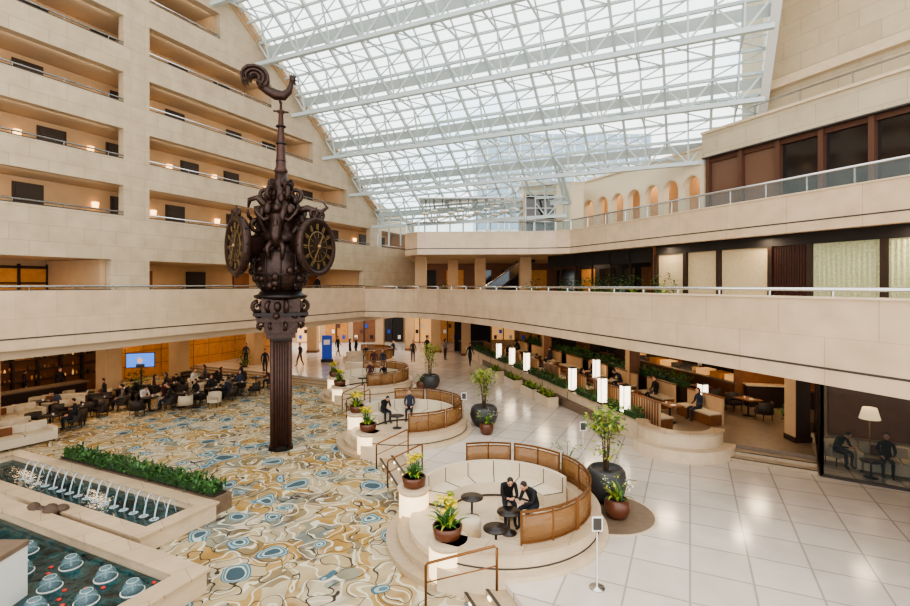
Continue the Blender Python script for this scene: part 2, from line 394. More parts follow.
for i in range(4):
    ba.bb(21.3,29.3,12.6,12.92,.7+i*.6,.74+i*.6,'dark_wood')
    for q in range(37):
        if random.random()<.35: continue
        h=random.uniform(.16,.34); ba.lathe((21.5+q*.21,12.72,.74+i*.6),[(.05,0),(.055,h*.6),(.02,h*.75),(.015,h)],6,random.choice(['shop_glow','mid_wood','leaf_dark','black','gold','gold_wood_lit','dark_wood']))
ba.bb(21,27,9.8,10.5,ZC,.65,'dark_wood'); ba.bb(20.9,27.1,9.65,10.6,.65,.72,'dark_stone')
for i in range(7): ba.lathe((21.5+i*.8,10.1,2.6),[(.14,0),(.1,.16),(.02,.25)],10,'warm_glow'); ba.tube([(21.5+i*.8,10.1,2.8),(21.5+i*.8,10.1,3.56)],.01,4,'black')
ba.obj('bar_counter',LO,UROT)
tv=MB(); tv.bb(-.72,.72,-.04,.04,-.42,.42,'black'); tv.bb(-.68,.68,-.05,-.041,-.38,.38,'blue_screen'); tv.sphere((-.02,-.06,-.02),(.14,.012,.17),'tv_face'); tv.box((0,-.055,-.3),(.42,.02,.16),'dark_wood'); tv.box((0,.1,0),(.1,.2,.1),'black'); tv.tube([(0,.15,-2.3),(0,.15,0)],.04,6,'black'); tv.box((0,.15,-2.32),(.6,.4,.05),'black')
tv.obj('television',( -17.8,28.3,1.95),radians(20))

# ---------------- right/back level 2 slab + band
V2=[(12.2,2),(9.1,10),(3.07,25.6),(2.2,27.6),(.6,30.6),(-1.2,33.2),(-2.6,34.6),(-4.2,35.6),(-6.57,36.4)]
s2=MB(); s2.prism(V2+[(-5.0,40),(-8,75),(45,75),(45,2)],3.9,5.05,'soffit'); s2.obj('floor_level_two')
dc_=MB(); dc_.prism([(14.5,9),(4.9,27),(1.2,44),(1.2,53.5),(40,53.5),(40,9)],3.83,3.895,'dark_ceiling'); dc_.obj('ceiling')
def band(name,pts,z0,z1,grv_shade,railz,glass=False,th=.3,matn='band_stone'):
    mb=MB(); rr=MB()
    for a,b_ in zip(pts[:-1],pts[1:]):
        a=Vector(a);b_=Vector(b_); d=(b_-a); ln=d.length; d.normalize(); nn=Vector((-d.y,d.x))
        mb.prism([a+nn*.02,b_+nn*.02,b_-nn*th,a-nn*th],z0,z1,matn)
        mb.prism([a+nn*.03,b_+nn*.03,b_+nn*.0,a+nn*.0],grv_shade,grv_shade+.05,'dark_line')  # no cut groove: its shadow line is a dark strip on the face
        mb.prism([a+nn*.06,b_+nn*.06,b_-nn*(th+.05),a-nn*(th+.05)],z1,z1+.05,'cream_stone')
        mid=-.1
        rr.tube([(a.x+nn.x*mid,a.y+nn.y*mid,railz),(b_.x+nn.x*mid,b_.y+nn.y*mid,railz)],.045,8,'metal')
        k=max(1,int(ln/1.5))
        for i in range(k): 
            p=a+d*(ln*i/k)+nn*mid; rr.beam((p.x,p.y,z1+.05),(p.x,p.y,railz),.04,.04,'metal')
        if glass:
            a2=a+nn*mid;b2=b_+nn*mid; rr.add([(a2.x,a2.y,z1+.06),(b2.x,b2.y,z1+.06),(b2.x,b2.y,railz-.05),(a2.x,a2.y,railz-.05)],[(0,1,2,3)],'clear_glass')
    o=mb.obj(name); rr.obj('handrail',parent=o)
band('balcony_parapet',V2,3.9,5.88,4.26,6.1)
V3=[(20.0,2),(14.0,15.4),(7.1,30.8),(6.3,31.3),(5.0,31.6),(-2.4,32.0),(-3.3,33.2),(-3.6,42.5)]
s3=MB(); s3.prism(V3+[(-8,75),(45,75),(45,2)],8.2,9.1,'soffit'); s3.obj('floor_level_three')
band('balcony_parapet',V3,8.15,9.55,8.5,10.2,True)
dl=MB()
for i in range(14):
    for off in(1.0,2.4):
        Y=11+i*1.6; X=13-.39*Y+off; dl.lathe((X,Y,3.875),[(.09,0),(.09,.02)],12,'lamp_white')
for i in range(10):
    for j in range(4): dl.lathe((-14+i*1.9,40+j*3,3.875),[(.1,0),(.1,.02)],12,'lamp_white')
dl.obj('ceiling_downlights')

# ---------------- right side walls
RROT=atan2(.9126,-.409)
w2=MB()
def RX(X0): return (X0,0,0)
w2.bb(3,28.2,-.3,0,7.75,8.2,'dark_room')
def bay(a,b,m_): w2.bb(a,b,-.2,-.1,5.05,7.75,m_)
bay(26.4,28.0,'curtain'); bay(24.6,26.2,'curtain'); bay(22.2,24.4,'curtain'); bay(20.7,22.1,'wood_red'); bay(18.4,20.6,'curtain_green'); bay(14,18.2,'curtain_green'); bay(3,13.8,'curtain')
for x in (28.1,26.3,24.5,22.15,20.65,18.3,13.9): w2.bb(x-.09,x+.09,-.2,.05,5.05,7.75,'dark_wood')
for i in range(14): w2.bb(20.75+i*.1,20.78+i*.1,-.1,-.05,5.05,7.75,'dark_wood')
for i in range(40): x=14.1+i*.16; w2.tube([(x,-.09,5.05),(x,-.09,7.7)],.045,6,'curtain_green')
w2.bb(28.2,38,-3.3,-3.0,5.05,8.2,'dark_room'); w2.bb(28.1,28.3,-3.2,0,5.05,8.2,'mid_wood')
for i in range(5): w2.bb(28.8+i*1.9,30.2+i*1.9,-3.0,-2.95,5.1,7.3,['dark_glass','mid_wood','dark_glass','dark_glass','gold_wood_lit'][i])
for i in range(6): w2.bb(28.5+i*1.6,28.6+i*1.6,-.3,-.2,5.05,7.9,'dark_wood')
w2.bb(28.3,38,-.3,-.2,7.4,8.2,'dark_room')
w2.obj('wall_right_level_two',RX(21.8),RROT)
w3=MB(); w3.bb(2,27.6,-.4,.25,12.55,13.7,'wall_stone'); w3.bb(2,27.6,-.45,.35,13.7,13.82,'cream_stone'); w3.bb(2,27.6,-.3,.27,12.5,12.56,'dark_line')
w3.bb(2,27.6,-.3,0,9.1,9.9,'frame_brown')
x=27.4;i=0
while x>3:
    x2=x-1.75
    w3.bb(x2,x,-.2,-.12,9.9,12.55,['lit_pane','lit_pane','dark_glass','dark_glass','dark_glass'][min(i,4)])
    w3.bb(x-.1,x+.1,-.2,.12,9.1,12.55,'frame_brown'); w3.bb(x2,x,-.15,.0,12.3,12.55,'frame_brown'); x=x2; i+=1
w3.obj('window_wall_level_three',RX(23.9),RROT)
ar=MB(); a0,a1=27.7,37.25; nA=7; pit=(a1-a0)/nA; zt=13.1; zs=11.4; hw=.46
for i in range(nA):
    c=a0+pit*(i+.5)
    ar.bb(a0+pit*i,c-hw,-.35,0,9.1,zs,'plaster_cream'); ar.bb(c+hw,a0+pit*(i+1),-.35,0,9.1,zs,'plaster_cream')
    pl=[(a0+pit*i,zs)]+[(c-hw*cos(pi*k/12),zs+hw*sin(pi*k/12)) for k in range(13)]+[(a0+pit*(i+1),zs),(a0+pit*(i+1),zt),(a0+pit*i,zt)]
    ar.xzprism(pl,-.35,0,'plaster_cream')
    tr=[(c-hw*cos(pi*k/12),zs+hw*sin(pi*k/12)) for k in range(13)]+[(c+(hw+.1)*cos(pi*k/12),zs+(hw+.1)*sin(pi*k/12)) for k in range(13)]
    ar.xzprism(tr,0,.05,'cream_stone')
ar.bb(a0,a1,-.4,.1,zt,zt+.12,'cream_stone'); ar.bb(a0,a1,-2,-1.8,9.1,zt,'plaster_tan'); ar.bb(a0,a1,-2,-.35,zt-.3,zt-.1,'soffit'); ar.bb(a1-.1,a1+.2,-3,.0,9.1,zt,'plaster_cream'); ar.bb(a0-.1,a0,-3,-.3,9.1,zt,'plaster_cream')
ar.obj('arcade',RX(23.9),RROT)
uw=MB(); uw.bb(2,26.5,-1.6,-1.2,13.4,30,'wall_stone'); uw.bb(2,25.6,-1.2,-.4,13.4,13.72,'soffit')
uw.tube([(3,-.3,14.5),(25.6,-.3,14.5)],.04,6,'metal'); 
for i in range(12): uw.beam((3.2+i*2,-.3,13.8),(3.2+i*2,-.3,14.5),.04,.04,'metal')
uw.bb(2,26.5,-1.21,-1.15,15.6,15.68,'dark_line'); uw.bb(2,26.5,-1.2,-.9,15.2,15.6,'cream_stone')
uw.obj('wall_right_upper',RX(23.9),RROT)

# ---------------- skylight
Bp=Vector((-5.87,37.9,11.5)); T=Vector((.905,-.4255,0)); D=Vector((-5.73,-12.2,9.35)); NN=T.cross(D).normalized()
if NN.z<0: NN=-NN
S=lambda s,r,o=0: Bp+T*s+D*r+NN*o
SW=24.4; RM=2.05; SC=14.5
sk=MB()
rows=[.205*i for i in range(0,11)]
for i,r_ in enumerate(rows[:-1]):
    w_=SW if i>0 else SC
    sk.add([S(0,r_,.02),S(w_,r_,.02),S(w_,rows[i+1],.02),S(0,rows[i+1],.02)],[(0,1,2,3)],'sky_glass')
ns=24; ds=SW/ns
for i in range(ns+1): 
    s_=i*ds; big=i%2==0
    sk.beam(S(s_,0 if s_<=SC+.1 else .205),S(s_,RM),.12 if big else .06,.18 if big else .08,'white_steel')
for i,r_ in enumerate(rows):
    w_=SW if i>0 else SC
    sk.add([S(0,r_-.018,-.02),S(w_,r_-.018,-.02),S(w_,r_+.018,-.02),S(0,r_+.018,-.02)],[(0,1,2,3)],'gutter_panel')
    for dr_ in (-.035,.035): sk.beam(S(0,r_+dr_,-.08),S(w_,r_+dr_,-.08),.12,.14,'white_steel')
    if i<10:
        for q in(.1025,) : sk.beam(S(0,r_+q,0),S(w_,r_+q,0),.09,.12,'white_steel')
        for q in(.068,.14) : sk.beam(S(0,r_+q,0),S(w_,r_+q,0),.05,.06,'white_steel')
    o=-1.2
    sk.beam(S(0,r_,o),S(w_,r_,o),.22,.2,'white_steel')
    n_=ns if i>0 else int(SC/ds)
    for k in range(0,n_-1,2):
        a_=S((k+1)*ds,r_,o)
        for dr_ in(-.035,.035):
            sk.beam(a_,S(k*ds,r_+dr_,-.05),.075,.075,'white_steel'); sk.beam(a_,S((k+2)*ds,r_+dr_,-.05),.075,.075,'white_steel')
        if i<10:
            sk.beam(a_,S((k+1)*ds,r_+.1025,0),.075,.075,'white_steel'); sk.beam(S((k+1)*ds,r_+.205,o),S((k+1)*ds,r_+.1025,0),.075,.075,'white_steel')
            sk.beam(S(k*ds,r_+.04,-.03),S((k+2)*ds,r_+.1025,-.03),.05,.05,'white_steel'); sk.beam(S(k*ds,r_+.165,-.03),S((k+2)*ds,r_+.1025,-.03),.05,.05,'white_steel')
zf=S(0,.205).z
A_=S(SC,.205); B_=S(SW,.205)
sk.add([A_,B_,Vector((18,34,zf)),Vector((8.6,34.2,zf))],[(0,1,2,3)],'sky_glass')
for i in range(9): 
    p=A_.lerp(B_,i/8); q=Vector((8.6,34.2,zf)).lerp(Vector((18,34,zf)),i/8); sk.beam(p,q,.1,.16,'white_steel')
C0=S(SC,0); C1=Vector((8.6,34.2,11.5))
sk.beam(C0,C1,.16,.2,'white_steel'); sk.beam(A_,C0,.2,.25,'white_steel'); sk.beam(A_,Vector((8.6,34.2,zf)),.16,.2,'white_steel')
sk.add([C0,C1,Vector((8.6,34.2,zf)),A_],[(0,1,2,3)],'sky_glass')
sko=sk.obj('skylight',recalc=False)
ew=MB()
for i in range(0,int(SC/ds)+1): ew.beam(S(i*ds,0),Vector((S(i*ds,0).x,S(i*ds,0).y,9.1)),.1,.1,'white_steel')
def down(p): return Vector((p.x,p.y,9.1))
ew.add([S(0,0),C0,down(C0),down(S(0,0))],[(0,1,2,3)],'sky_glass'); ew.add([C0,C1,down(C1),down(C0)],[(0,1,2,3)],'sky_glass')
ew.beam(S(0,0),C0,.3,.35,'white_steel'); ew.obj('window_1',recalc=False)
bk=MB(); q0,q1=S(SW+.15,.15),S(SW+.15,RM)
bk.add([q0,q1,Vector((q1.x,q1.y,31)),Vector((q0.x,q0.y,31))],[(0,1,2,3)],'wall_stone')
bk.beam(S(SW+.1,.15,-.15),S(SW+.1,RM,-.15),.35,.5,'white_paint')
bk.obj('roof_bulkhead',recalc=False)
pv=MB(); pv.bb(4.4,8.1,32.2,34,9.1,12.6,'plaster_cream') ; pv.bb(4.5,6.4,32.1,32.21,9.2,12.0,'dark_glass')
for i in range(4): pv.bb(4.5+i*.62,4.56+i*.62,32.02,32.12,9.2,12.0,'white_paint')
for i in range(4): pv.bb(4.5,6.45,32.02,32.12,9.6+i*.75,9.65+i*.75,'white_paint')
pv.bb(4.2,8.3,31.9,34.2,12.6,12.8,'cream_stone'); pv.bb(6.45,8.2,31.9,32.4,9.1,12.6,'plaster_cream')
pv.obj('pavilion')
ch=MB()
for i in range(11):
    for j in range(4):
        x=-2.0+i*.58; y=33.4-i*.1+j*.5; z=11.0+.16*((i+j)%3)-.14*j
        ch.box((x,y,z),(.40,.36,.07),'flower_white',.3); ch.tube([(x,y,z),(x,y,11.9)],.012,4,'metal')
ch.bb(-2.4,4.4,32.8,35.2,11.9,11.97,'metal')
ch.obj('hanging_mobile')
ot=MB(); ot.bb(4,36,92,110,-5,34,'tower_glass')
for i in range(17): ot.bb(4+i*2-.12,4+i*2+.12,91.8,92,0,34,'white_paint')
for i in range(14): ot.bb(4,36,91.8,92,6+i*2,6.3+i*2,'white_paint')
ot.obj('office_building')

# ---------------- back ground wall, shops
bw=MB(); bw.bb(-30,30,54,54.4,0,3.9,'plaster_tan')
for i in range(14):
    x=-26+i*3
    bw.bb(x,x+2.4,53.9,54,.1,3.0,['shop_glow','gold_wood_lit','dark_room','shop_glow','gold_wood_lit','mid_wood','dark_room'][i%7]); bw.bb(x-.1,x+2.5,53.85,53.9,3.0,3.2,'dark_wood'); bw.bb(x+1.15,x+1.25,53.8,53.9,0,3.0,'dark_wood')
    for q in range(4): bw.bb(x+.2+q*.55,x+.5+q*.55,53.8,53.88,.4+(q%3)*.6,.8+(q%3)*.6,['dark_room','flower_white','wood_red','blue_poster'][(q+i)%4])
bw.obj('wall_back')
for (px,py,w_) in ((313,352,.9),(410,350,.8),(436,352,.9),(380,347,.8),(466,355,.8)):
    X,Y=fp(px,py); c=MB(); c.bb(X-w_/2,X+w_/2,Y-.4,Y+.4,0,3.9,'plaster_tan'); c.bb(X-w_/2-.05,X+w_/2+.05,Y-.45,Y+.45,0,.2,'mid_wood'); c.obj('column')
X,Y=fp(327,362); c=MB(); c.box((0,0,1.2),(.8,.08,1.9),'blue_poster'); c.box((0,-.05,1.6),(.5,.02,.4),'flower_white'); c.box((0,0,.12),(.9,.4,.24),'black'); c.obj('advertising_stand',(X,Y,0))
X,Y=fp(492,358); c=MB(); c.box((0,0,.55),(2.4,.7,1.1),'dark_wood'); c.box((0,0,1.12),(2.6,.85,.06),'dark_stone'); c.box((0,1.6,1.5),(3.4,.2,3.0),'dark_room'); c.obj('reception_desk',(X-1.5,Y+3,0))
b2=MB(); b2.bb(-9,30,47,47.3,5.05,8.2,'mid_wood')
for i in range(9): b2.bb(-6+i*2.6,-4.4+i*2.6,46.9,47,5.2,7.6,['dark_glass','dark_room','gold_wood_lit'][i%3])
b2.obj('wall_back_level_two')
for px,Y in ((421,36),(453,40),(480,38),(525,36)):
    X=(px-455)/F*Y; c=MB(); c.bb(X-.4,X+.4,Y-.4,Y+.4,5.05,8.2,'plaster_tan'); c.bb(X-.45,X+.45,Y-.45,Y+.45,5.05,5.25,'mid_wood'); c.obj('column')
es=MB()
for sx in(0,1.1):
    es.xzprism([(0,5.05),(4,8.2),(4.6,8.2),(4.6,8.6),(4,8.9),(0,5.9),(-.5,5.9),(-.5,5.05)],sx,sx+.08,'dark_glass'); es.tube([(-.5,sx+.04,6.0),(0,sx+.04,6.0),(4,sx+.04,9.0)],.05,6,'metal')
for i in range(16): es.bb(i*.25,i*.25+.27,.08,1.1,5.05+i*.197,5.25+i*.197,'dark_wood')
es.obj('escalator',(2.3,39.2,0))

# ---------------- clock tower
TX,TY=-.348*20.2,20.2
ct=MB()
ct.lathe((0,0,ZC),[(.50,0),(.50,.12),(.44,.16),(.44,.2)],8,'bronze_dark',False,a0=pi/8)
ct.bb(-.34,.34,-.34,.34,ZC+.1,4.3,'bronze_dark')
for sx in(-1,1):
    for sy in(-1,1): ct.tube([(sx*.33,sy*.33,ZC+.15),(sx*.33,sy*.33,4.3)],.085,8,'bronze_col')
for s_ in(-1,1):
    for q in(-.19,-.095,0,.095,.19):
        ct.tube([(q,s_*.35,ZC+.2),(q,s_*.35,4.25)],.04,6,'bronze_col'); ct.tube([(s_*.35,q,ZC+.2),(s_*.35,q,4.25)],.04,6,'bronze_col')
for z,r in((4.0,.5),(4.25,.62),(4.5,.72)): ct.bb(-r*.85,r*.85,-r*.85,r*.85,z,z+.16,'bronze_dark')
ct.bb(-.55,.55,-.55,.55,4.1,5.0,'bronze'); ct.bb(-.9,.9,-.75,.75,4.75,4.92,'bronze'); ct.bb(-.72,.72,-.72,.72,4.9,5.7,'bronze')
ct.bb(-1.02,1.02,-.9,.9,5.0,5.12,'bronze_dark'); ct.bb(-.62,.62,-.62,.62,4.3,4.8,'bronze')
def spiral(mb,c,ang,R,turns,r0,zdir=1,mat='bronze',start=0):
    pts=[];rr=[];n=int(16*turns)+2
    for i in range(n):
        t=i/(n-1); a=start+zdir*2*pi*turns*t; rad=R*(1-t*.85)
        lx=rad*cos(a); lz=rad*sin(a); pts.append((c[0]+lx*cos(ang),c[1]+lx*sin(ang),c[2]+lz)); rr.append(r0*(1-.5*t))
    mb.tube(pts,rr,8,mat)
for k in range(8):
    a=pi/4*k+.2; r=.74 if k%2 else .88
    spiral(ct,(r*cos(a),r*sin(a),5.32),a,.24,1.3,.09,-1,start=pi/2); spiral(ct,(r*.85*cos(a),r*.85*sin(a),4.62),a,.17,1.2,.07,1,start=-pi/2)
    ct.sphere((.92*cos(a+.4),.92*sin(a+.4),5.0),.13,'bronze',8,6); ct.sphere((.7*cos(a+.4),.7*sin(a+.4),5.35),(.16,.16,.22),'bronze',8,6)
ct.lathe((0,0,0),[(.7,5.6),(1.0,5.68),(1.04,5.78),(.85,5.84),(.8,5.95)],20,'bronze_dark')
ct.sphere((0,0,6.95),(1.12,1.12,1.22),'bronze',24,14)
for z in(6.3,6.6,7.5,7.75):
    rr=sqrt(max(.01,1.12**2-(z-6.95)**2))+.02; ct.lathe((0,0,z),[(rr-.05,-.04),(rr+.03,-.02),(rr+.03,.02),(rr-.05,.04)],24,'bronze_dark')
for k in range(12):
    a=2*pi*k/12; ct.tube([(1.13*cos(a)*cos(p),1.13*sin(a)*cos(p),6.95+1.23*sin(p)) for p in [radians(x) for x in range(-70,71,20)]],.035,6,'bronze_dark')
random.seed(3)
for k in range(70):
    a=random.uniform(0,2*pi);p=random.uniform(-1,.9); ct.sphere((1.1*cos(a)*cos(p),1.1*sin(a)*cos(p),6.95+1.2*sin(p)),(random.uniform(.07,.18),)*3,'bronze',7,5)
# carved figure (torso, head, arms) between the dials, on the viewer side and repeated around
for ang in(-100,20,140):
    a=radians(ang); X_=lambda r,o,z:(r*cos(a)-o*sin(a),r*sin(a)+o*cos(a),z)
    ct.tube([X_(1.0,0,7.7),X_(1.12,0,8.1),X_(.98,0,8.5),X_(.85,0,8.85),X_(.85,0,9.0)],[.16,.24,.21,.26,.1],10,'bronze')
    ct.sphere(X_(.9,0,9.18),(.15,.15,.18),'bronze',10,8)
    for s_ in(-1,1):
        ct.tube([X_(.85,s_*.2,8.85),X_(.95,s_*.48,8.7),X_(1.0,s_*.7,8.95),X_(.95,s_*.8,9.2)],[.1,.08,.07,.05],8,'bronze')
        ct.tube([X_(1.05,s_*.12,7.9),X_(1.25,s_*.3,7.6),X_(1.2,s_*.25,7.2)],[.14,.11,.06],8,'bronze')
for ang in(-40,-158,82):
    a=radians(ang); xf=Matrix.Translation((1.72*cos(a),1.72*sin(a),7.7))@Matrix.Rotation(a,4,'Z')@Matrix.Rotation(pi/2,4,'Y')
    ct.lathe((0,0,0),[(.5,-.9),(.42,-.5),(.75,-.22),(1.05,-.2),(1.15,-.1),(1.17,.04),(1.12,.12),(.99,.12),(.95,.05)],36,'bronze',True,xf)
    ct.lathe((0,0,.05),[(.99,-.02),(.99,.0)],36,'bronze_dark',False,xf)
    ct.lathe((0,0,.05),[(.60,-.02),(.60,.02),(.57,.03),(.56,-.01)],32,'gold',False,xf)
    ct.lathe((0,0,.05),[(.54,-.02),(.54,.03)],32,'bronze_dark',False,xf)
    ct.lathe((0,0,.05),[(.30,-.02),(.30,.04),(.24,.045)],24,'bronze',False,xf)
    for h in range(12):
        t=2*pi*h/12; m2=xf@Matrix.Rotation(t,4,'Z'); ct.box((.77,0,.06),(.24,.05,.04),'gold',xf=m2); ct.box((.77,.08,.06),(.2,.025,.03),'gold',xf=m2); ct.box((.43,0,.08),(.2,.02,.02),'gold',xf=m2)
        ct.sphere((1.16,.0,.0),.06,'bronze_dark',6,4,m2)
        ct.sphere((1.14*cos(.26),1.14*sin(.26),.03),.04,'bronze',6,4,m2)
    ct.box((.25,0,.11),(.62,.07,.03),'gold',xf=xf@Matrix.Rotation(2.6,4,'Z')); ct.box((.35,0,.13),(.86,.05,.03),'gold',xf=xf@Matrix.Rotation(-.5,4,'Z')); ct.sphere((0,0,.11),.09,'gold',8,6,xf)
    c=(1.75*cos(a),1.75*sin(a),8.95); 
    for q in(-1,1):
        aa=a+pi/2; spiral(ct,(c[0]+q*.3*cos(aa),c[1]+q*.3*sin(aa),8.98),aa if q>0 else aa+pi,.2,1.2,.07,1,start=pi)
    ct.tube([(c[0],c[1],8.85),(c[0]*.98,c[1]*.98,9.25)],[.1,.02],6,'bronze')
ct.lathe((0,0,0),[(.95,7.9),(.85,8.15),(.62,8.35),(.6,8.7),(.72,8.85),(.5,9.0),(.40,9.3),(.46,9.5),(.36,9.7),(.3,10.1),(.38,10.3),(.26,10.45),(.22,10.8)],16,'bronze')
for k in range(6):
    a=pi/3*k+.35
    pts=[];rr=[]
    for i in range(15):
        t=i/14; rad=.5+.4*sin(t*pi*1.1); z=8.2+1.5*t; pts.append((rad*cos(a+.5*t),rad*sin(a+.5*t),z)); rr.append(.19-.09*t)
    ct.tube(pts,rr,8,'bronze')
    spiral(ct,(.56*cos(a+.5),.56*sin(a+.5),9.85),a+.5,.28,1.4,.1,1,start=-pi/2)
    spiral(ct,(.95*cos(a),.95*sin(a),8.5),a,.25,1.4,.1,-1,start=pi/2)
    spiral(ct,(.40*cos(a+.3),.40*sin(a+.3),10.3),a,.16,1.3,.06,1,start=-pi/2)
    ct.sphere((.85*cos(a+.6),.85*sin(a+.6),9.15),(.18,.18,.24),'bronze',8,6); ct.sphere((.6*cos(a+.2),.6*sin(a+.2),9.6),(.14,.14,.2),'bronze',8,6)
ct.tube([(.5,-.4,9.1),(1.0,-.7,9.25),(1.5,-.8,9.1),(1.75,-.8,9.3),(1.6,-.8,9.5)],[.16,.14,.1,.07,.03],8,'bronze')
ct.tube([(-.4,-.5,9.1),(-.85,-.6,9.6),(-1.15,-.5,9.5),(-1.2,-.5,9.2)],[.16,.14,.1,.04],8,'bronze')
ct.lathe((0,0,0),[(.22,10.7),(.28,10.8),(.2,10.95),(.19,11.2),(.09,13.1),(.14,13.15),(.2,13.2),(.06,13.28),(.05,13.6)],10,'bronze_col')
for z in(11.2,11.9,12.6): ct.lathe((0,0,z),[(.16,-.05),(.22,0),(.16,.05)],10,'bronze_dark')
ct.beam((-.3,0,13.2),(.3,0,13.2),.06,.06,'bronze_dark')
ct.tube([(.0,0,13.5),(-.05,0,13.7),(-.15,0,13.85)],[.05,.06,.12],8,'bronze')
ct.tube([(-.8,0,14.15),(-.5,0,14.0),(-.2,0,13.86),(.1,0,13.86),(.3,0,14.05),(.38,0,14.3),(.43,0,14.5)],[.14,.19,.22,.2,.14,.1,.09],10,'bronze')
ct.sphere((.45,0,14.56),(.13,.1,.12),'bronze'); ct.tube([(.52,0,14.55),(.7,0,14.5)],[.05,.01],6,'bronze')
for i in range(4): ct.tube([(.36+.06*i,0,14.64),(.34+.07*i,0,14.8-.03*abs(i-1))],[.05,.015],6,'bronze_col')
ct.tube([(.52,0,14.48),(.54,0,14.34)],[.05,.03],6,'bronze_col')
for i in range(5):
    R=.5-.085*i
    for yy in((-.07,.07) if i%2 else (0,-.13,.13)):
        pts=[(-.55+.03*i,yy*.5,14.05)]
        for k in range(12):
            an=radians(-60+k*26); pts.append((-.98+R*cos(an),yy*(1+.1*k),14.42+R*.85*sin(an)))
        ct.tube(pts,[.07]*9+[.055,.04,.03,.015],6,'bronze')
ct.obj('clock_tower',(TX,TY,0),radians(19.2))

# ---------------- plants / pots
def lily(mb,c,n=34,h=.55,fl=True):
    for i in range(n):
        mb.blade((c[0]+random.uniform(-.12,.12),c[1]+random.uniform(-.12,.12),c[2]),random.uniform(0,2*pi),random.uniform(.7,1.5),h*random.uniform(.6,1.1),.07,random.choice(['leaf','leaf_yellow','leaf']),.7)
    if fl:
        for i in range(20):
            a=random.uniform(0,6.28);r=random.uniform(0,.28); z=h*random.uniform(.7,1.1)
            mb.tube([(c[0],c[1],c[2]),(c[0]+r*cos(a),c[1]+r*sin(a),c[2]+z)],.008,4,'leaf')
            mb.lathe((c[0]+r*cos(a),c[1]+r*sin(a),c[2]+z),[(.01,0),(.05,.06),(.08,.1),(.02,.07)],6,random.choice(['flower_yellow','flower_yellow','leaf_yellow']))
def booth(cx,cy,R):
    mb=MB(); A0,A1=-122,160
    mb.ring(cx,cy,.05,R-.3,0,360,-.45,.02,'cream_stone',48)
    mb.ring(cx,cy,R-.42,R,A0,A1,ZC-.02,.50,'cream_stone',48)
    mb.ring(cx,cy,R-.46,R+.05,A0,A1,.50,.56,'coping_stone',48)
    mb.ring(cx,cy,R-.0,R+.22,A0,A1,ZC-.02,.1,'cream_stone',48)
    mb.ring(cx,cy,R+.001,R+.02,A0,A1,.16,.19,'dark_line',48)
    mb.ring(cx,cy,R-.32,R+.0,A1,360+A0,ZC-.02,-.13,'step_stone',16); mb.ring(cx,cy,R,R+.3,A1,360+A0,ZC-.02,-.26,'step_stone',16)
    for a0,a1 in((-82,-45),(-43,-6),(-4,33),(36,72),(75,108)):
        r=R-.2
        mb.ring(cx,cy,r-.008,r+.008,a0,a1,.62,1.2,'amber_glass',8,True)
        mb.ring(cx,cy,r-.02,r+.02,a0,a1,1.26,1.31,'rail_bronze',8); mb.ring(cx,cy,r-.015,r+.015,a0,a1,.59,.63,'rail_bronze',8); mb.ring(cx,cy,r-.012,r+.012,a0,a1,1.19,1.215,'rail_bronze',8)
        for a in(a0,(a0+a1)/2,a1): q=radians(a); mb.beam((cx+r*cos(q),cy+r*sin(q),.54),(cx+r*cos(q),cy+r*sin(q),1.31),.04,.04,'rail_bronze')
    r1=R-.47
    mb.ring(cx,cy,r1-.12,r1,20,156,.02,.86,'sofa_cream',32); mb.ring(cx,cy,r1-.72,r1-.12,20,156,.1,.44,'sofa_cream',32); mb.ring(cx,cy,r1-.68,r1-.12,20.5,155.5,.02,.1,'dark_line',32)
    for i in range(7): a=radians(20+136*i/6); mb.beam((cx+(r1-.72)*cos(a),cy+(r1-.72)*sin(a),.445),(cx+(r1-.12)*cos(a),cy+(r1-.12)*sin(a),.445),.02,.012,'dark_line'); mb.beam((cx+(r1-.125)*cos(a),cy+(r1-.125)*sin(a),.445),(cx+(r1-.125)*cos(a),cy+(r1-.125)*sin(a),.85),.02,.012,'dark_line')
    for ang in(160,238):
        a=radians(ang); x,y=cx+(R-.2)*cos(a),cy+(R-.2)*sin(a)
        mb.lathe((x,y,ZC),[(.44,0),(.44,.06),(.40,.07),(.40,.86),(.46,.88),(.46,.96)],20,'cream_stone',False)
        mb.lathe((x,y,ZC+.12),[(.405,0),(.412,.02),(.412,.66),(.405,.68)],20,'soft_glow')
        mb.lathe((x,y,ZC+.96),[(.24,0),(.3,.05),(.34,.28),(.31,.3),(.3,.26)],16,'pot_brown')
        mb.lathe((x,y,ZC+1.2),[(.29,0),(.29,.02)],12,'soil'); lily(mb,(x,y,ZC+1.2))
    return mb.obj('lounge_booth')
BC=[(1.1,13.2),(-2.1,21.4),(-5.2,30.1)]
for c in BC: booth(c[0],c[1],2.6)
mb=MB(); cx,cy=-7.0,39.0
mb.ring(cx,cy,2.0,2.3,-120,150,0,.5,'cream_stone'); mb.ring(cx,cy,2.1,2.12,-80,110,.55,1.3,'amber_glass'); mb.ring(cx,cy,2.08,2.14,-80,110,1.28,1.34,'rail_bronze'); mb.ring(cx,cy,1.4,1.95,20,150,0,.44,'sofa_cream'); mb.ring(cx,cy,1.85,1.98,20,150,.4,.85,'sofa_cream')
mb.obj('lounge_booth')
tb=MB(); tb.lathe((0,0,0),[(.2,0),(.2,.02),(.03,.05),(.03,.5),(.3,.52),(.3,.55)],20,'table_dark'); 
tb_me=tb.obj('side_table',(.45,13.3,.02)).data
def near(name,me,x,y,z,rz=0,**k): return place(name,me,(x,y,z),rz,**k)
near('side_table',tb_me,1.34,12.45,.02); near('side_table',tb_me,.95,11.6,.02)
for cx,cy in BC[1:3]: near('side_table',tb_me,cx-.4,cy+.2,.02); near('side_table',tb_me,cx+.5,cy-.5,.02)
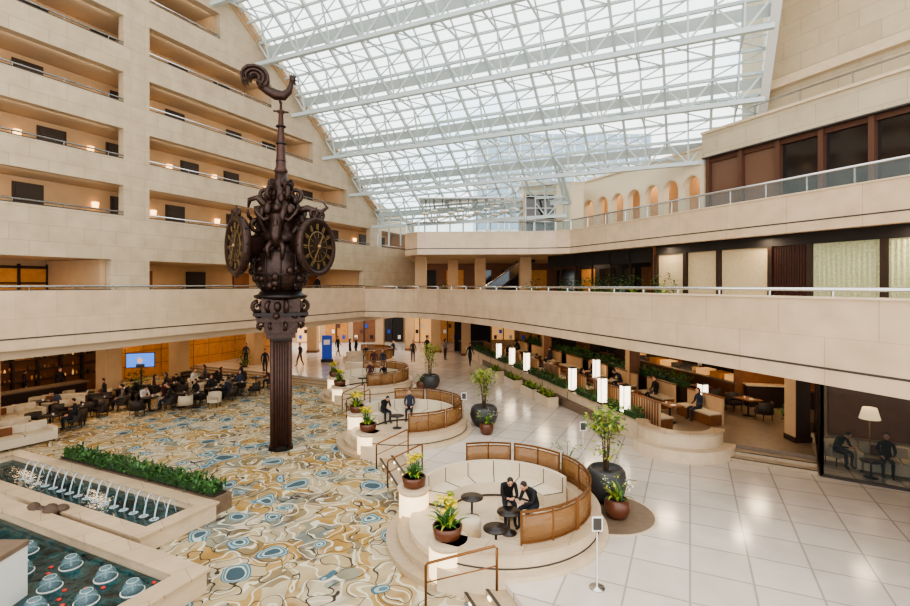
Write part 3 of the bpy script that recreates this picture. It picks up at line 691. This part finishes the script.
ott=MB(); ott.lathe((0,0,0),[(.2,0),(.24,.03),(.25,.38),(.22,.44)],18,'sofa_cream'); ott_me=ott.obj('ottoman',(1.4,13.3,.02)).data
near('ottoman',ott_me,2.05,12.9,.02); near('ottoman',ott_me,.4,12.3,.02)
def handrail(p0,p1,zb0,zb1,name='stair_handrail',h=.9):
    mb=MB()
    mb.tube([(p0[0],p0[1],zb0),(p0[0],p0[1],zb0+h-.05),(p0[0]*.97+p1[0]*.03,p0[1]*.97+p1[1]*.03,zb0+h),(p1[0]*.97+p0[0]*.03,p1[1]*.97+p0[1]*.03,zb1+h),(p1[0],p1[1],zb1+h-.05),(p1[0],p1[1],zb1)],.028,8,'rail_bronze')
    mb.tube([(p0[0],p0[1],zb0+.5),(p1[0],p1[1],zb1+.5)],.015,6,'rail_bronze')
    mb.obj(name)
for Y in(16.6,18.3,25.3,26.8):
    x=bx(Y); handrail((x-.95,Y-.35),(x+.15,Y+.05),ZC,0)
handrail((-.60,10.25),(.85,10.15),ZC,-.0); handrail((-1.8,8.55),(-.15,8.6),ZC,ZC)
cbn=MB(); cbn.ring(0,0,.95,1.05,20,160,.0,.75,'mid_wood',20); cbn.ring(0,0,.93,1.07,18,162,.75,.82,'rail_bronze',20); cbn.ring(0,0,.35,.95,20,160,.1,.42,'sofa_cream',20); cbn.obj('curved_bench',(-3.75,7.75,ZC),0)
sl=MB()
for Y in(9.2,9.7,10.2,16.8,17.4,18.0):
    for w_,z in((.36,-.2),(.74,-.33)):
        x=bx(Y)-w_-.05; sl.box((x-.02,Y,z),(.03,.12,.05),'lamp_white',atan2(dv.y,dv.x)-pi/2)
sl.obj('step_lights')
def potplant(name,x,y,z,r,h,potm,kind,th):
    mb=MB(); mb.lathe((0,0,0),[(r*.6,0),(r*.85,h*.2),(r,h*.55),(r*.92,h*.9),(r*.8,h),(r*.72,h),(r*.7,h*.93)],24,potm); mb.lathe((0,0,h*.9),[(r*.74,0),(r*.74,.02)],16,'soil')
    if kind=='tree':
        for k in range(4):
            a=k*1.6; tipx,tipy=.26*cos(a),.26*sin(a)
            mb.tube([(.05*cos(a),.05*sin(a),h*.9),(.1*cos(a),.12*sin(a),h+th*.45),(tipx,tipy,h+th*.75)],[.03,.022,.012],6,'trunk')
            mb.leaves((tipx,tipy,h+th*.75),(.36,.36,th*.26),85,.18,['leaf_yellow','leaf','leaf_yellow'])
            mb.leaves((tipx*.7,tipy*.7,h+th*.35),(.3,.3,th*.2),22,.16,['leaf_yellow','leaf'])
    elif kind=='orchid':
        lily(mb,(0,0,h*.9),22,.55,False)
        for k in range(5):
            a=k*1.3; pts=[(0,0,h*.9),(.1*cos(a),.1*sin(a),h+th*.5),(.3*cos(a),.3*sin(a),h+th*.9),(.5*cos(a),.5*sin(a),h+th*.85)]
            mb.tube(pts,.01,5,'leaf'); mb.leaves((.4*cos(a),.4*sin(a),h+th*.85),(.15,.15,.1),14,.07,['flower_white','flower_yellow','leaf'])
    else:
        mb.leaves((0,0,h+th*.4),(th*.45,th*.45,th*.5),150,.2,['leaf','leaf_dark']); lily(mb,(0,0,h*.9),16,th*.9,False)
    return mb.obj(name,(x,y,z))
x,y=fp(606,500); potplant('potted_tree',x,y,0,.58,.95,'pot_grey','tree',1.75)
x,y=fp(617,517); potplant('potted_orchid',x,y,0,.34,.5,'pot_brown','orchid',.55)
x,y=fp(567,484); potplant('potted_orchid',x,y,0,.27,.42,'pot_brown','orchid',.9)
x,y=fp(484,425); potplant('potted_tree',x,y,0,.62,.85,'pot_grey','tree',1.7)
x,y=fp(486,431); potplant('potted_orchid',x,y-.4,0,.3,.45,'pot_brown','orchid',.5)
x,y=fp(430,388); potplant('potted_tree',x,y,0,.6,.8,'pot_grey','tree',1.9)
x,y=fp(422,386); potplant('potted_orchid',x,y-.8,0,.3,.45,'pot_brown','orchid',.5)
for px,py in((136,398),(244,372)): 
    x,y=fp(px,py,ZC); potplant('potted_palm',x,y,ZC,.3,.5,'pot_brown','bush',1.3)
for px,Y in((447,41),(534,33.6),(566,33)): potplant('potted_palm',(px-455)/F*Y,Y,5.05,.28,.45,'pot_brown','bush',1.3)
for xx in(27,29,30.5,32,33.5):
    X=21.8-.409*xx-.9126*0.7; Y=.9126*xx-.409*.7; potplant('potted_palm',X,Y,5.05,.3,.45,'pot_brown','bush',1.5)
x,y=fp(606,512); mz=MB(); mz.ring(x,y,.02,1.25,0,360,-.02,.006,'dark_stone',40); mz.ring(x,y,1.25,1.33,0,360,-.02,.007,'cream_stone',40); mz.obj('floor_inlay')
for px,py,h in((597,588,1.2),(583,470,1.35),(464,432,1.4)):
    x,y=fp(px,py); mb=MB(); mb.lathe((0,0,0),[(.16,0),(.16,.02),(.02,.035),(.02,h)],14,'metal'); mb.box((0,-.02,h+.12),(.22,.02,.3),'white_paint'); mb.box((0,-.034,h+.12),(.17,.006,.24),'dark_line'); mb.obj('sign_post',(x,y,0))

# ---------------- fountain
FR=atan2(-.4255,.905)
fo=MB()
def coping(x0,x1,y0,y1,w,zt,zb=ZC):
    fo.bb(x0,x1,y1-w,y1,zb,zt,'cream_stone'); fo.bb(x0,x1,y0,y0+w,zb,zt,'cream_stone'); fo.bb(x0,x0+w,y0+w,y1-w,zb,zt,'cream_stone'); fo.bb(x1-w,x1,y0+w,y1-w,zb,zt,'cream_stone')
    fo.bb(x0-.06,x1+.06,y1-w-.04,y1+.06,zt,zt+.06,'coping_stone'); fo.bb(x0-.06,x1+.06,y0-.06,y0+w+.04,zt,zt+.06,'coping_stone'); fo.bb(x0-.06,x0+w+.04,y0+w+.04,y1-w-.04,zt,zt+.06,'coping_stone'); fo.bb(x1-w-.04,x1+.06,y0+w+.04,y1-w-.04,zt,zt+.06,'coping_stone')
    fo.bb(x0+w,x1-w,y0+w,y1-w,zb-.05,zb+.1,'pool_tile')
coping(-22.5,-12.1,7.75,9.9,.34,.02); fo.bb(-22.15,-12.45,8.1,9.55,-.3,-.12,'water')
coping(-17.5,-9.4,2.5,7.45,.42,.04); fo.bb(-17.05,-9.85,2.95,7.0,-.3,-.12,'water')
fo.bb(-20.2,-12.3,9.97,10.6,ZC,.08,'dark_stone'); fo.bb(-20.1,-12.4,10.06,10.5,.06,.12,'soil')
for i in range(7): fo.sphere((-15.9+random.uniform(-.45,.45),7.6+random.uniform(-.15,.2),.02+random.uniform(0,.1)),(random.uniform(.13,.24),random.uniform(.12,.2),random.uniform(.1,.16)),'rock',9,6)
for i in range(17):
    x=-20.0+i*.44; pts=[]
    for k in range(9): t=k/8; pts.append((x+.32*t,9.3-.55*t,-.12+.6*4*t*(1-t)*.8))
    fo.tube(pts,[.012+.012*k/8 for k in range(9)],5,'water_jet')
    fo.ring(x+.32,8.75,.05,.12,0,360,-.119,-.11,'water_jet',10)
random.seed(5)
for (x,y) in ((-12.6,6.5),(-11.4,6.55),(-13.3,5.9),(-12.1,5.85),(-10.9,5.9),(-12.7,5.2),(-11.5,5.3),(-14.2,6.4),(-10.4,6.5),(-11.9,4.6),(-10.5,4.9),(-13.9,5.2)):
    prof=[(.21*cos(a),.21*sin(a)*1.3) for a in [radians(q) for q in range(0,91,15)]]; prof[-1]=(.01,.275)
    fo.lathe((x,y,-.12),prof,16,'dome_glass'); fo.ring(x,y,.21,.225,0,360,-.118,-.1,'flower_white',18); fo.tube([(x,y,-.12),(x,y,.06)],.02,6,'water_jet'); fo.ring(x,y,.1,.115,0,360,.1,.11,'flower_white',12)
    for k in range(2): a=random.uniform(0,6); fo.sphere((x+.4*cos(a),y+.4*sin(a),-.11),(.06,.05,.02),'red_petal',7,4)
fob=fo.obj('fountain',(0,0,0),FR)
hd=MB(); 
hd.bb(-20,-12.5,10.1,10.45,.1,.34,'leaf_dark')
for i in range(1300): 
    hd.blade((random.uniform(-20.1,-12.4),random.uniform(10.0,10.6),random.uniform(.14,.4)),random.uniform(0,6.28),random.uniform(0,1.4),random.uniform(.12,.3),.07,random.choice(['leaf','leaf_dark']),.6,2)
hd.obj('hedge_planting',(0,0,0),0,parent=fob)
pd=MB(); pd.bb(-11.5,-8.72,8.0,10.2,ZC,.9,'white_paint'); pd.bb(-11.5,-8.7,7.98,10.22,.9,1.0,'dark_stone'); pd.obj('stone_pedestal')

# ---------------- furniture
def armchair(dark=False):
    mb=MB(); m_='chair_dark' if dark else 'chair_cream'
    mb.bb(-.27,.27,-.26,.26,.3,.45,m_)
    mb.ring(0,0,.29,.36,10,170,.3,.8,m_,14,True); mb.ring(0,.0,.29,.36,-20,10,.3,.62,m_,4); mb.ring(0,0,.29,.36,170,200,.3,.62,m_,4)
    for sx in(-.22,.22):
        for sy in(-.2,.2): mb.tube([(sx*1.05,sy*1.05,0),(sx,sy,.32)],[.015,.022],6,'dark_wood')
    return mb
ac=armchair(); ac_me=ac.obj('armchair',(-13,27,ZC)).data
dc=armchair(True); dc_me=dc.obj('dining_chair',(-14.9,26.9,ZC)).data
rt=MB(); rt.lathe((0,0,0),[(.26,0),(.26,.02),(.035,.05),(.035,.7),(.42,.72),(.42,.75)],24,'table_dark'); rt.lathe((0.1,.05,.75),[(.03,0),(.04,.08),(.035,.08)],8,'flower_white'); rt_me=rt.obj('cafe_table',(-14,27,ZC)).data
so=MB(); so.bb(-1.0,1.0,-.4,.4,.08,.42,'sofa_cream'); so.bb(-1.0,1.0,.28,.46,.3,.82,'sofa_cream'); so.bb(-1.12,-.95,-.4,.46,.08,.6,'sofa_cream'); so.bb(.95,1.12,-.4,.46,.08,.6,'sofa_cream')
for i in(-.48,.48): so.bb(i-.45,i+.45,-.38,.27,.42,.5,'chair_cream'); so.box((i,.2,.62),(.5,.14,.36),'mid_wood' if i<0 else 'sofa_cream')
for sx in(-1,1):
    for sy in(-.35,.4): so.tube([(sx,sy,0),(sx,sy,.1)],.03,6,'dark_wood')
so_me=so.obj('sofa',(-17.8,20.5,ZC),radians(60)).data

# ---------------- people
def person_mesh(J,hl=(0,0),hairlong=False):
    names=list(J.keys()); 
    E=[('pel','sp','shirt'),('sp','ch','shirt'),('ch','nb','shirt'),('nb','nk','skin')]
    for s_ in 'L','R':
        E+=[('ch','sh'+s_,'shirt'),('sh'+s_,'el'+s_,'shirt'),('el'+s_,'wr'+s_,'shirt'),('wr'+s_,'pa'+s_,'skin'),('pel','hi'+s_,'pants'),('hi'+s_,'kn'+s_,'pants'),('kn'+s_,'an'+s_,'pants'),('an'+s_,'to'+s_,'shoe')]
    R={'pel':.125,'sp':.118,'ch':.135,'nb':.062,'nk':.052,'sh':.062,'el':.043,'wr':.028,'pa':.036,'hi':.09,'kn':.062,'an':.042,'to':.038}
    me=bpy.data.meshes.new('pm'); me.from_pydata([J[n] for n in names],[(names.index(a),names.index(b)) for a,b,_ in E],[])
    o=bpy.data.objects.new('pm',me); bpy.context.scene.collection.objects.link(o)
    sk=o.modifiers.new('s','SKIN'); sk.use_smooth_shade=True
    for i,n in enumerate(names):
        r=R[n[:-1] if n[-1] in 'LR' else n]
        me.skin_vertices[0].data[i].radius=(r,r*.85 if n in('ch','sp') else r); me.skin_vertices[0].data[i].use_root=(n=='pel')
    su=o.modifiers.new('u','SUBSURF'); su.levels=1; su.render_levels=1
    dg=bpy.context.evaluated_depsgraph_get(); ev=o.evaluated_get(dg); m2=ev.to_mesh()
    vs=[v.co.copy() for v in m2.vertices]; fs=[tuple(p.vertices) for p in m2.polygons]
    mb=MB()
    def dist(p,a,b):
        a=Vector(a);b=Vector(b); ab=b-a; t=max(0,min(1,(p-a).dot(ab)/ab.length_squared)); return (p-(a+ab*t)).length
    groups={}
    for f in fs:
        c=sum((vs[i] for i in f),Vector())/len(f); best=min(E,key=lambda e:dist(c,J[e[0]],J[e[1]])-R[e[0][:-1] if e[0][-1] in 'LR' else e[0]]*.5)
        groups.setdefault(best[2],[]).append(f)
    mb.v+= [tuple(v) for v in vs]
    for g,ff in groups.items():
        k=mb.mi(g)
        for f in ff: mb.f.append(f); mb.m.append(k); mb.s.append(True)
    ev.to_mesh_clear(); bpy.data.objects.remove(o)
    nk=Vector(J['nk']); d=(nk-Vector(J['nb'])).normalized(); hc=nk+d*.10+Vector((0,-.02,0))
    xf=Matrix.Translation(hc)@Matrix.Rotation(hl[0],4,'X')@Matrix.Rotation(hl[1],4,'Z')
    mb.sphere((0,0,0),(.074,.092,.112),'skin',16,12,xf); mb.sphere((0,-.03,-.06),(.05,.055,.05),'skin',10,8,xf)
    mb.tube([(0,-.088,.02),(0,-.108,-.02),(0,-.09,-.028)],[.009,.016,.01],6,'skin',xf=xf)
    mb.sphere((0,-.084,-.055),(.024,.008,.008),'lip',8,5,xf)
    for s_ in(-1,1):
        mb.sphere((s_*.03,-.082,.008),(.012,.008,.007),'eye',8,5,xf); mb.sphere((s_*.076,.0,-.005),(.01,.02,.03),'skin',8,6,xf)
        mb.box((s_*.03,-.087,.028),(.03,.008,.006),'hair',xf=xf)
    mb.sphere((0,.018,.032),(.083,.09,.098),'hair',14,10,xf)
    if hairlong: mb.tube([(0,.05,.05),(0,.085,-.05),(0,.08,-.18)],[.07,.07,.04],10,'hair',xf=xf)
    for s_,sg in(('L',-1),('R',1)):
        w=Vector(J['wr'+s_]);p=Vector(J['pa'+s_]); dd=(p-w).normalized(); side=dd.cross(Vector((0,0,1))); 
        if side.length<.3: side=Vector((0,1,0))
        side.normalize(); cur=dd.cross(side).normalized()
        if abs(dd.z)>.6: cur=Vector((-sg,0,0))
        elif cur.z>0: cur=-cur
        for i,ln in enumerate((.062,.075,.07,.055)):
            b0=p+side*(.026-.0175*i)-dd*.005; mb.tube([b0,b0+dd*(ln*.55),b0+dd*(ln*.85)+cur*(ln*.3),b0+dd*(ln*.95)+cur*(ln*.62)],[.0095,.009,.008,.006],6,'skin')
        b0=w+dd*.035+side*.025; mb.tube([b0,b0+side*.03+dd*.03,b0+side*.035+dd*.06+cur*.01],[.012,.01,.007],6,'skin')
    o=mb.obj('person',recalc=False); m=o.data; bpy.data.objects.remove(o); return m
def sym(J):
    out={}
    for k,v in J.items():
        if k.endswith('*'): out[k[:-1]+'L']=(-v[0],v[1],v[2]); out[k[:-1]+'R']=v
        else: out[k]=v
    return out
stand=sym({'pel':(0,0,.95),'sp':(0,0,1.12),'ch':(0,0,1.33),'nb':(0,.01,1.48),'nk':(0,0,1.55),'sh*':(.17,0,1.41),'el*':(.235,.03,1.13),'wr*':(.245,-.06,.88),'pa*':(.245,-.08,.80),'hi*':(.09,0,.88),'kn*':(.10,-.02,.48),'an*':(.10,.02,.075),'to*':(.12,-.13,.04)})
walk=dict(stand); walk.update({'knL':(-.1,-.16,.5),'anL':(-.1,-.22,.09),'toL':(-.11,-.38,.05),'knR':(.1,.06,.47),'anR':(.1,.26,.12),'toR':(.11,.14,.04),'elL':(-.235,.1,1.14),'wrL':(-.25,.08,.9),'paL':(-.25,.07,.82),'wrR':(.25,-.18,.93),'paR':(.25,-.23,.87)})
sit=sym({'pel':(0,0,.56),'sp':(0,.02,.74),'ch':(0,.02,.95),'nb':(0,.0,1.10),'nk':(0,-.02,1.17),'sh*':(.17,.01,1.03),'el*':(.23,-.02,.76),'wr*':(.15,-.25,.66),'pa*':(.11,-.32,.64),'hi*':(.09,-.03,.53),'kn*':(.12,-.45,.52),'an*':(.12,-.43,.08),'to*':(.13,-.58,.04)})
lean=sym({'pel':(0,0,.56),'sp':(0,-.05,.74),'ch':(0,-.16,.92),'nb':(0,-.26,1.03),'nk':(0,-.32,1.07),'sh*':(.17,-.2,.98),'el*':(.2,-.32,.72),'wr*':(.09,-.5,.74),'pa*':(.05,-.57,.76),'hi*':(.09,-.03,.53),'kn*':(.13,-.45,.52),'an*':(.12,-.43,.08),'to*':(.13,-.58,.04)})
PM={'stand':person_mesh(stand),'walk':person_mesh(walk),'sit':person_mesh(sit),'lean':person_mesh(lean,(.5,0)),'sitf':person_mesh(sit,hairlong=True),'standf':person_mesh(stand,hairlong=True)}
cols=[C(30,32,40),C(22,22,24),C(70,30,34),C(60,66,84),C(200,198,190),C(38,44,60),C(96,90,84),C(26,28,30)]
def person(kind,x,y,z,rz,ci=0): return place('person',PM[kind],(x,y,z),rz,color=cols[ci%8])
random.seed(11); gi=0
def group(px,py,nch,dark,np_,seed):
    global gi
    x,y=fp(px,py,ZC); near('cafe_table',rt_me,x,y,ZC)
    for k in range(nch):
        a=seed+2*pi*k/nch; cx_,cy_=x+.9*cos(a),y+.9*sin(a)
        rz=atan2(y-cy_,x-cx_)+pi/2
        near('dining_chair' if dark else 'armchair',dc_me if dark else ac_me,cx_,cy_,ZC,rz)
        if k<np_: person(['sit','lean','sitf'][gi%3],cx_,cy_,ZC,rz,gi*3+1); gi+=1
for g in ((150,411,3,True,2,.4),(182,407,3,False,2,1.2),(214,401,3,True,2,.1),(240,395,3,True,2,2.0),(205,392,3,False,2,.7),(172,396,3,True,2,1.6),(228,386,3,True,2,.9),(190,386,3,True,1,.2),(102,412,3,True,1,.5),(80,421,3,True,0,1.1),(122,402,3,True,2,.3),(50,432,3,True,1,.8),(256,389,2,True,1,.3),(150,398,2,True,1,.9),(85,406,3,False,1,.9),(40,416,3,False,1,.3)):
    group(*g)
for px,py,r_ in((8,442,70),(14,424,64),(62,411,20)):
    x,y=fp(px,py,ZC); near('sofa',so_me,x,y,ZC,radians(r_))
for k,(px,py,z,kd,r_) in enumerate(((265,374,0,'stand',.5),(350,360,0,'standf',2),(374,374,0,'walk',.3),(383,374,0,'stand',-.4),(393,362,0,'walk',1.0),(413,362,0,'stand',.2),(24,401,ZC,'stand',2.4),(6,403,ZC,'standf',2.0),(113,400,ZC,'stand',1.5),(246,366,0,'standf',0),(338,356,0,'walk',1.2),(427,357,0,'stand',.6),(300,366,0,'walk',-.6),(356,358,0,'stand',-1),(445,360,0,'standf',2.2),(60,398,ZC,'stand',1),(470,366,0,'walk',.4))):
    x,y=fp(px,py,z); person(kd,x,y,z,r_,[0,1,2,5,7,1,1,7,1,5,1,7,0,1,6,1,1][k])
person('lean',1.4,13.3,.0,.05,1); person('lean',2.05,12.9,.0,-.85,7)
person('sit',-2.1,21.4+1.72,.0,0,5); person('lean',-2.1-1.15,21.4+1.3,.0,.6,1); person('sit',-5.4,30.1+1.72,0,0,2); person('lean',-4.4,30.1+1.5,0,-.5,1); person('sit',-7.2,40.55,0,0,1)
for l in(36.5,33): X,Y=PL(l,1.2); person('stand',X,Y,5.1,1,1)

# ---------------- restaurant on the right
RZ=.42
pf=MB(); edge=[(12.2,16.9),(9.75,18.4),(8.3,18.2),(7.4,19.3),(5.4,25.8),(.9,44)]
pf.prism(edge+[(2,53),(40,53),(40,21),(14.6,21)],0,RZ,'dark_stone')
for i in range(2):
    d=.36*(i+1)
    a=Vector((12.2,16.9));b_=Vector((9.75,18.4)); nn=Vector((-.52,-.854)); z1=RZ-.14*(i+1)
    pf.prism([a,b_,b_+nn*d,a+nn*d],0,z1,'step_stone'); pf.prism([a+nn*(d-.05),b_+nn*(d-.05),b_+nn*(d+.006),a+nn*(d+.006)],z1-.02,z1+.004,'dark_line')
pf.obj('restaurant_platform')
cw=MB(); cw.ring(8.55,19.1,1.15,1.5,150,330,0,.85,'cream_stone',24); cw.ring(8.55,19.1,1.1,1.55,150,330,.85,.93,'coping_stone',24); cw.ring(8.55,19.1,1.5,1.9,190,330,0,.42,'cream_stone',24); cw.obj('curved_stone_wall')
E0=Vector((7.25,19.6)); E1=Vector((.95,43.5)); ed=(E1-E0); EL=ed.length; ed.normalize(); en=Vector((ed.y,-ed.x))
ER=atan2(ed.y,ed.x)
ep=MB(); ep.bb(0,EL,-.45,-.0,0,.78,'cream_stone'); ep.bb(0,EL,-.5,.05,.78,.84,'coping_stone')
for i in range(int(EL/3)): ep.bb(i*3,i*3+.04,.0,.01,0,.78,'dark_line')
random.seed(2)
for (a,b_) in((.3,2.4),(3.4,5.2),(6.4,11.2),(12.2,13.6),(15,23)):
    ep.bb(a,b_,-.42,-.05,.84,1.05,'leaf_dark')
    for i in range(int((b_-a)*70)): ep.blade((random.uniform(a,b_),random.uniform(-.48,.04),random.uniform(.86,1.2)),random.uniform(0,6.28),random.uniform(0,1.4),random.uniform(.14,.34),.08,random.choice(['leaf','leaf_dark','leaf']),.6,2)
ep.obj('planter_with_hedge',(E0.x,E0.y,0),ER)
lan=MB(); lan.box((0,0,.04),(.34,.34,.08),'dark_wood'); lan.box((0,0,.62),(.3,.3,1.08),'lamp_white'); lan.box((0,0,1.18),(.34,.34,.05),'dark_wood')
for sx in(-.155,.155):
    for sy in(-.155,.155): lan.box((sx,sy,.62),(.02,.02,1.1),'dark_wood')
lan_me=None
for Y in(35.9,33.4,31.0,25.3,22.6,20.9):
    X=E0.x+(Y-E0.y)*ed.x/ed.y+.2
    if lan_me is None: lan_me=lan.obj('lantern_lamp',(X,Y,.84),ER).data
    else: place('lantern_lamp',lan_me,(X,Y,.84),ER)
place('lantern_lamp',lan_me,(10.8,21.8,RZ+.3),ER); place('lantern_lamp',lan_me,(8.2,29,RZ+.3),ER)
for t_ in(.28,.36,.47,.6):
    p=E0+ed*(EL*t_)-en*.75; mb=MB(); mb.bb(-.8,.8,-.3,.3,0,.5,'cream_stone'); mb.bb(-.72,.72,-.24,.24,.5,.52,'soil')
    for i in range(90): mb.blade((random.uniform(-.7,.7),random.uniform(-.2,.2),.5),random.uniform(0,6.28),random.uniform(.5,1.5),random.uniform(.2,.5),.07,random.choice(['leaf','leaf_yellow']),.6,3)
    mb.obj('planter_box',(p.x,p.y,0),ER)
bn=MB(); bn.bb(-1.0,1.0,-.3,.3,0,.45,'mid_wood'); bn.bb(-1.0,1.0,-.32,.28,.42,.5,'chair_cream'); bn.bb(-1.02,1.02,.26,.36,0,1.1,'plaster_tan')
for i in range(12): bn.bb(-1.0+i*.17,-.94+i*.17,.36,.39,.1,1.1,'mid_wood')
bn.bb(-1.03,1.03,.24,.4,1.1,1.15,'mid_wood'); bn_me=None
st2=MB(); st2.box((0,0,.73),(.9,.7,.04),'mid_wood'); st2.lathe((0,0,0),[(.25,0),(.25,.02),(.04,.05),(.04,.71)],12,'table_dark'); st2.lathe((.1,.1,.75),[(.03,0),(.04,.1),(.03,.1)],8,'flower_white'); st2.lathe((-.2,.0,.75),[(.12,0),(.13,.015)],12,'flower_white')
st_me=None
k=0
for row,off in enumerate((1.2,3.6,6.2)):
    for i in range(8):
        p=E0+ed*(1.0+i*2.9)+en*off
        if p.x<-1: continue
        if row<2:
            q=p
            if bn_me is None: bn_me=bn.obj('bench_seat',(q.x,q.y,RZ),ER+pi*row).data
            else: place('bench_seat',bn_me,(q.x,q.y,RZ),ER+pi*row)
            if row==0:
                tpos=p+en*.95
                if st_me is None: st_me=st2.obj('restaurant_table',(tpos.x,tpos.y,RZ),ER).data
                else: place('restaurant_table',st_me,(tpos.x,tpos.y,RZ),ER)
            if (i+row)%2==0 or i<3: person(['sit','lean','sitf'][k%3],q.x,q.y,RZ,ER+pi*row,k*3+1+k); k+=1
        else:
            place('restaurant_table',st_me,(p.x,p.y,RZ),ER)
            for s_ in(-1,1): q=p+ed*(.8*s_); place('dining_chair',dc_me,(q.x,q.y,RZ),ER+(-pi/2 if s_<0 else pi/2)+pi)
h2=MB(); h2.bb(3,22,-.3,.3,RZ,1.4,'dark_wood'); h2.bb(3,22,-.25,.25,1.4,1.6,'leaf_dark')
for i in range(1300): h2.blade((random.uniform(3,22),random.uniform(-.33,.33),random.uniform(1.4,1.85)),random.uniform(0,6.28),random.uniform(0,1.4),random.uniform(.2,.4),.1,random.choice(['leaf','leaf_dark','leaf']),.6,2)
p=E0+en*4.6; h2.obj('planter_with_hedge',(p.x,p.y,0),ER)
rb=MB(); rb.bb(5,45,-.3,0,RZ,3.9,'dark_wood')
for i in range(10):
    a=16+i*2.8
    rb.bb(a,a+1.6,0,.06,1.2,3.2,['mid_wood','gold_wood_lit','dark_room'][i%3])
    for j in range(3): rb.bb(a+.05,a+1.55,.05,.25,1.3+j*.6,1.34+j*.6,'mid_wood'); 
    rb.bb(a+.1,a+1.5,.02,.08,3.05,3.12,'warm_glow')
    for q in range(8):
        if random.random()<.8: rb.lathe((a+.2+q*.17,.15,1.34+.6*random.randint(0,2)),[(.05,0),(.06,.15),(.03,.25)],6,random.choice(['gold','flower_white','mid_wood','pot_brown']))
rb.obj('wall_right_ground',RX(27),RROT)
bc=MB(); bc.bb(0,9,-.5,.5,0,.95,'mid_wood'); bc.bb(-.1,9.1,-.6,.6,.95,1.02,'dark_stone')
for i in range(9): bc.bb(i*1+.1,i*1+.8,-.35,.35,1.02,1.3,random.choice(['shop_glow','metal','gold_wood_lit'])); bc.lathe((i+.5,0,2.2),[(.25,0),(.12,.2),(.02,.25)],12,'gold'); bc.tube([(i+.5,0,2.4),(i+.5,0,3.4)],.01,4,'black')
p=E0+ed*3+en*7.9; bc.obj('buffet_counter',(p.x,p.y,RZ),ER)
for i in range(3): q=p+ed*(1.5+i*2.6)+en*1.0; person('stand',q.x,q.y,RZ,ER+pi/2+1.2,4 if i==1 else 1)
wp=MB(); wp.box((0,0,1.2),(3.0,.15,2.4),'mid_wood'); wp.box((0,-.1,1.75),(2.4,.05,.1),'warm_glow'); wp.box((0,-.35,.5),(2.2,.5,1.0),'dark_wood'); wp.box((0,-.35,1.02),(2.3,.6,.05),'cream_stone')
X,Y=fp(768,405,RZ); wp.obj('host_stand',(X,Y,RZ),-.2)
for (x,y) in((12.75,18.6),(9.6,27),(6.6,36)):
    c=MB(); c.bb(x-.28,x+.28,y-.28,y+.28,RZ,3.82,'dark_wood' if y<20 else 'mid_wood'); c.bb(x-.32,x+.32,y-.32,y+.32,RZ,RZ+.2,'dark_wood'); c.bb(x-.3,x-.27,y-.3,y+.3,RZ,3.8,'plaster_tan'); c.obj('column')
X,Y=fp(797,447,0); potplant('potted_palm',X-.1,Y,RZ,.22,.5,'pot_brown','bush',1.0)
gr=MB(); g0=Vector((11.9,16.2)); g1=Vector((17.5,12.4)); g2_=Vector((15.0,20.8))
def gpane(a,b_,n):
    for i in range(n+1):
        p=a+(b_-a)*(i/n); gr.beam((p.x,p.y,0),(p.x,p.y,3.88),.06,.06,'dark_wood')
    gr.add([(a.x,a.y,.05),(b_.x,b_.y,.05),(b_.x,b_.y,3.85),(a.x,a.y,3.85)],[(0,1,2,3)],'room_glass'); gr.beam((a.x,a.y,.04),(b_.x,b_.y,.04),.1,.08,'dark_wood')
gpane(g0,g1,3); gpane(g0,g2_,3); gr.obj('glass_partition',recalc=False)
mr=MB(); mr.prism([g2_,(g2_.x+10,g2_.y-6.3),(g2_.x+10.1,g2_.y-6.1),(g2_.x+.1,g2_.y+.2)],0,3.85,'plaster_tan'); mr.prism([(g2_.x+.3,g2_.y-.35),(g2_.x+5,g2_.y-3.3),(g2_.x+5,g2_.y-3.25),(g2_.x+.3,g2_.y-.25)],.1,2.9,'mid_wood'); mr.obj('wall_meeting_room')
fl_=MB(); fl_.lathe((0,0,0),[(.16,0),(.16,.03),(.02,.05),(.02,1.7)],14,'gold'); fl_.lathe((0,0,1.65),[(.3,0),(.2,.38),(.18,.38),(.28,.02)],20,'soft_glow'); fl_.obj('floor_lamp',(14.1,17.0,0))
place('sofa',so_me,(14.5,16.3,0),-.6); person('sit',14.1,16.35,0,-.6,1); person('lean',13.2,17.3,0,.2,1); place('armchair',ac_me,(13.2,17.3,0),.2); place('side_table',tb_me,(13.4,16.1,0))

# ---------------- lights
for x,y in((19,5),(19,11),(25,5),(25,11.5),(31,6),(31,12),(37,6),(37,11)):
    X,Y=PL(x,y); area((X,Y,3.5),.8,95 if y<10 else 70,(1,.72,.44))
for x in(14,20,27,33,38): X,Y=PL(x,2.4); area((X,Y,7.2),.5,45,(1,.82,.6))
for t_ in(.05,.3,.55,.8):
    for off in(2.2,7.0): p=E0+ed*(EL*t_)+en*off; area((p.x,p.y,3.80),.7,65,(1,.74,.46))
area((14.2,17.3,3.8),.6,70,(1,.76,.5)); area((11.5,20.0,3.80),.6,50,(1,.76,.5))
for X,Y in((-10,45),(-3,46),(4,48),(-16,44),(-4,39)): area((X,Y,3.85),1.0,100,(1,.78,.54))
for X,Y in((-1,37),(5,37),(2,42),(9,34)): area((X,Y,8.1),.8,55,(1,.8,.58))
for xx in(12,17,22,27): X=20.9-.409*xx+.4; area((X,.9126*xx,8.1),.5,40,(1,.82,.6))
for xx in(29,32.5,36): X=23.9-.409*xx+.9126*1.1; area((X,.9126*xx+.45,12.7),.4,45,(1,.72,.46))
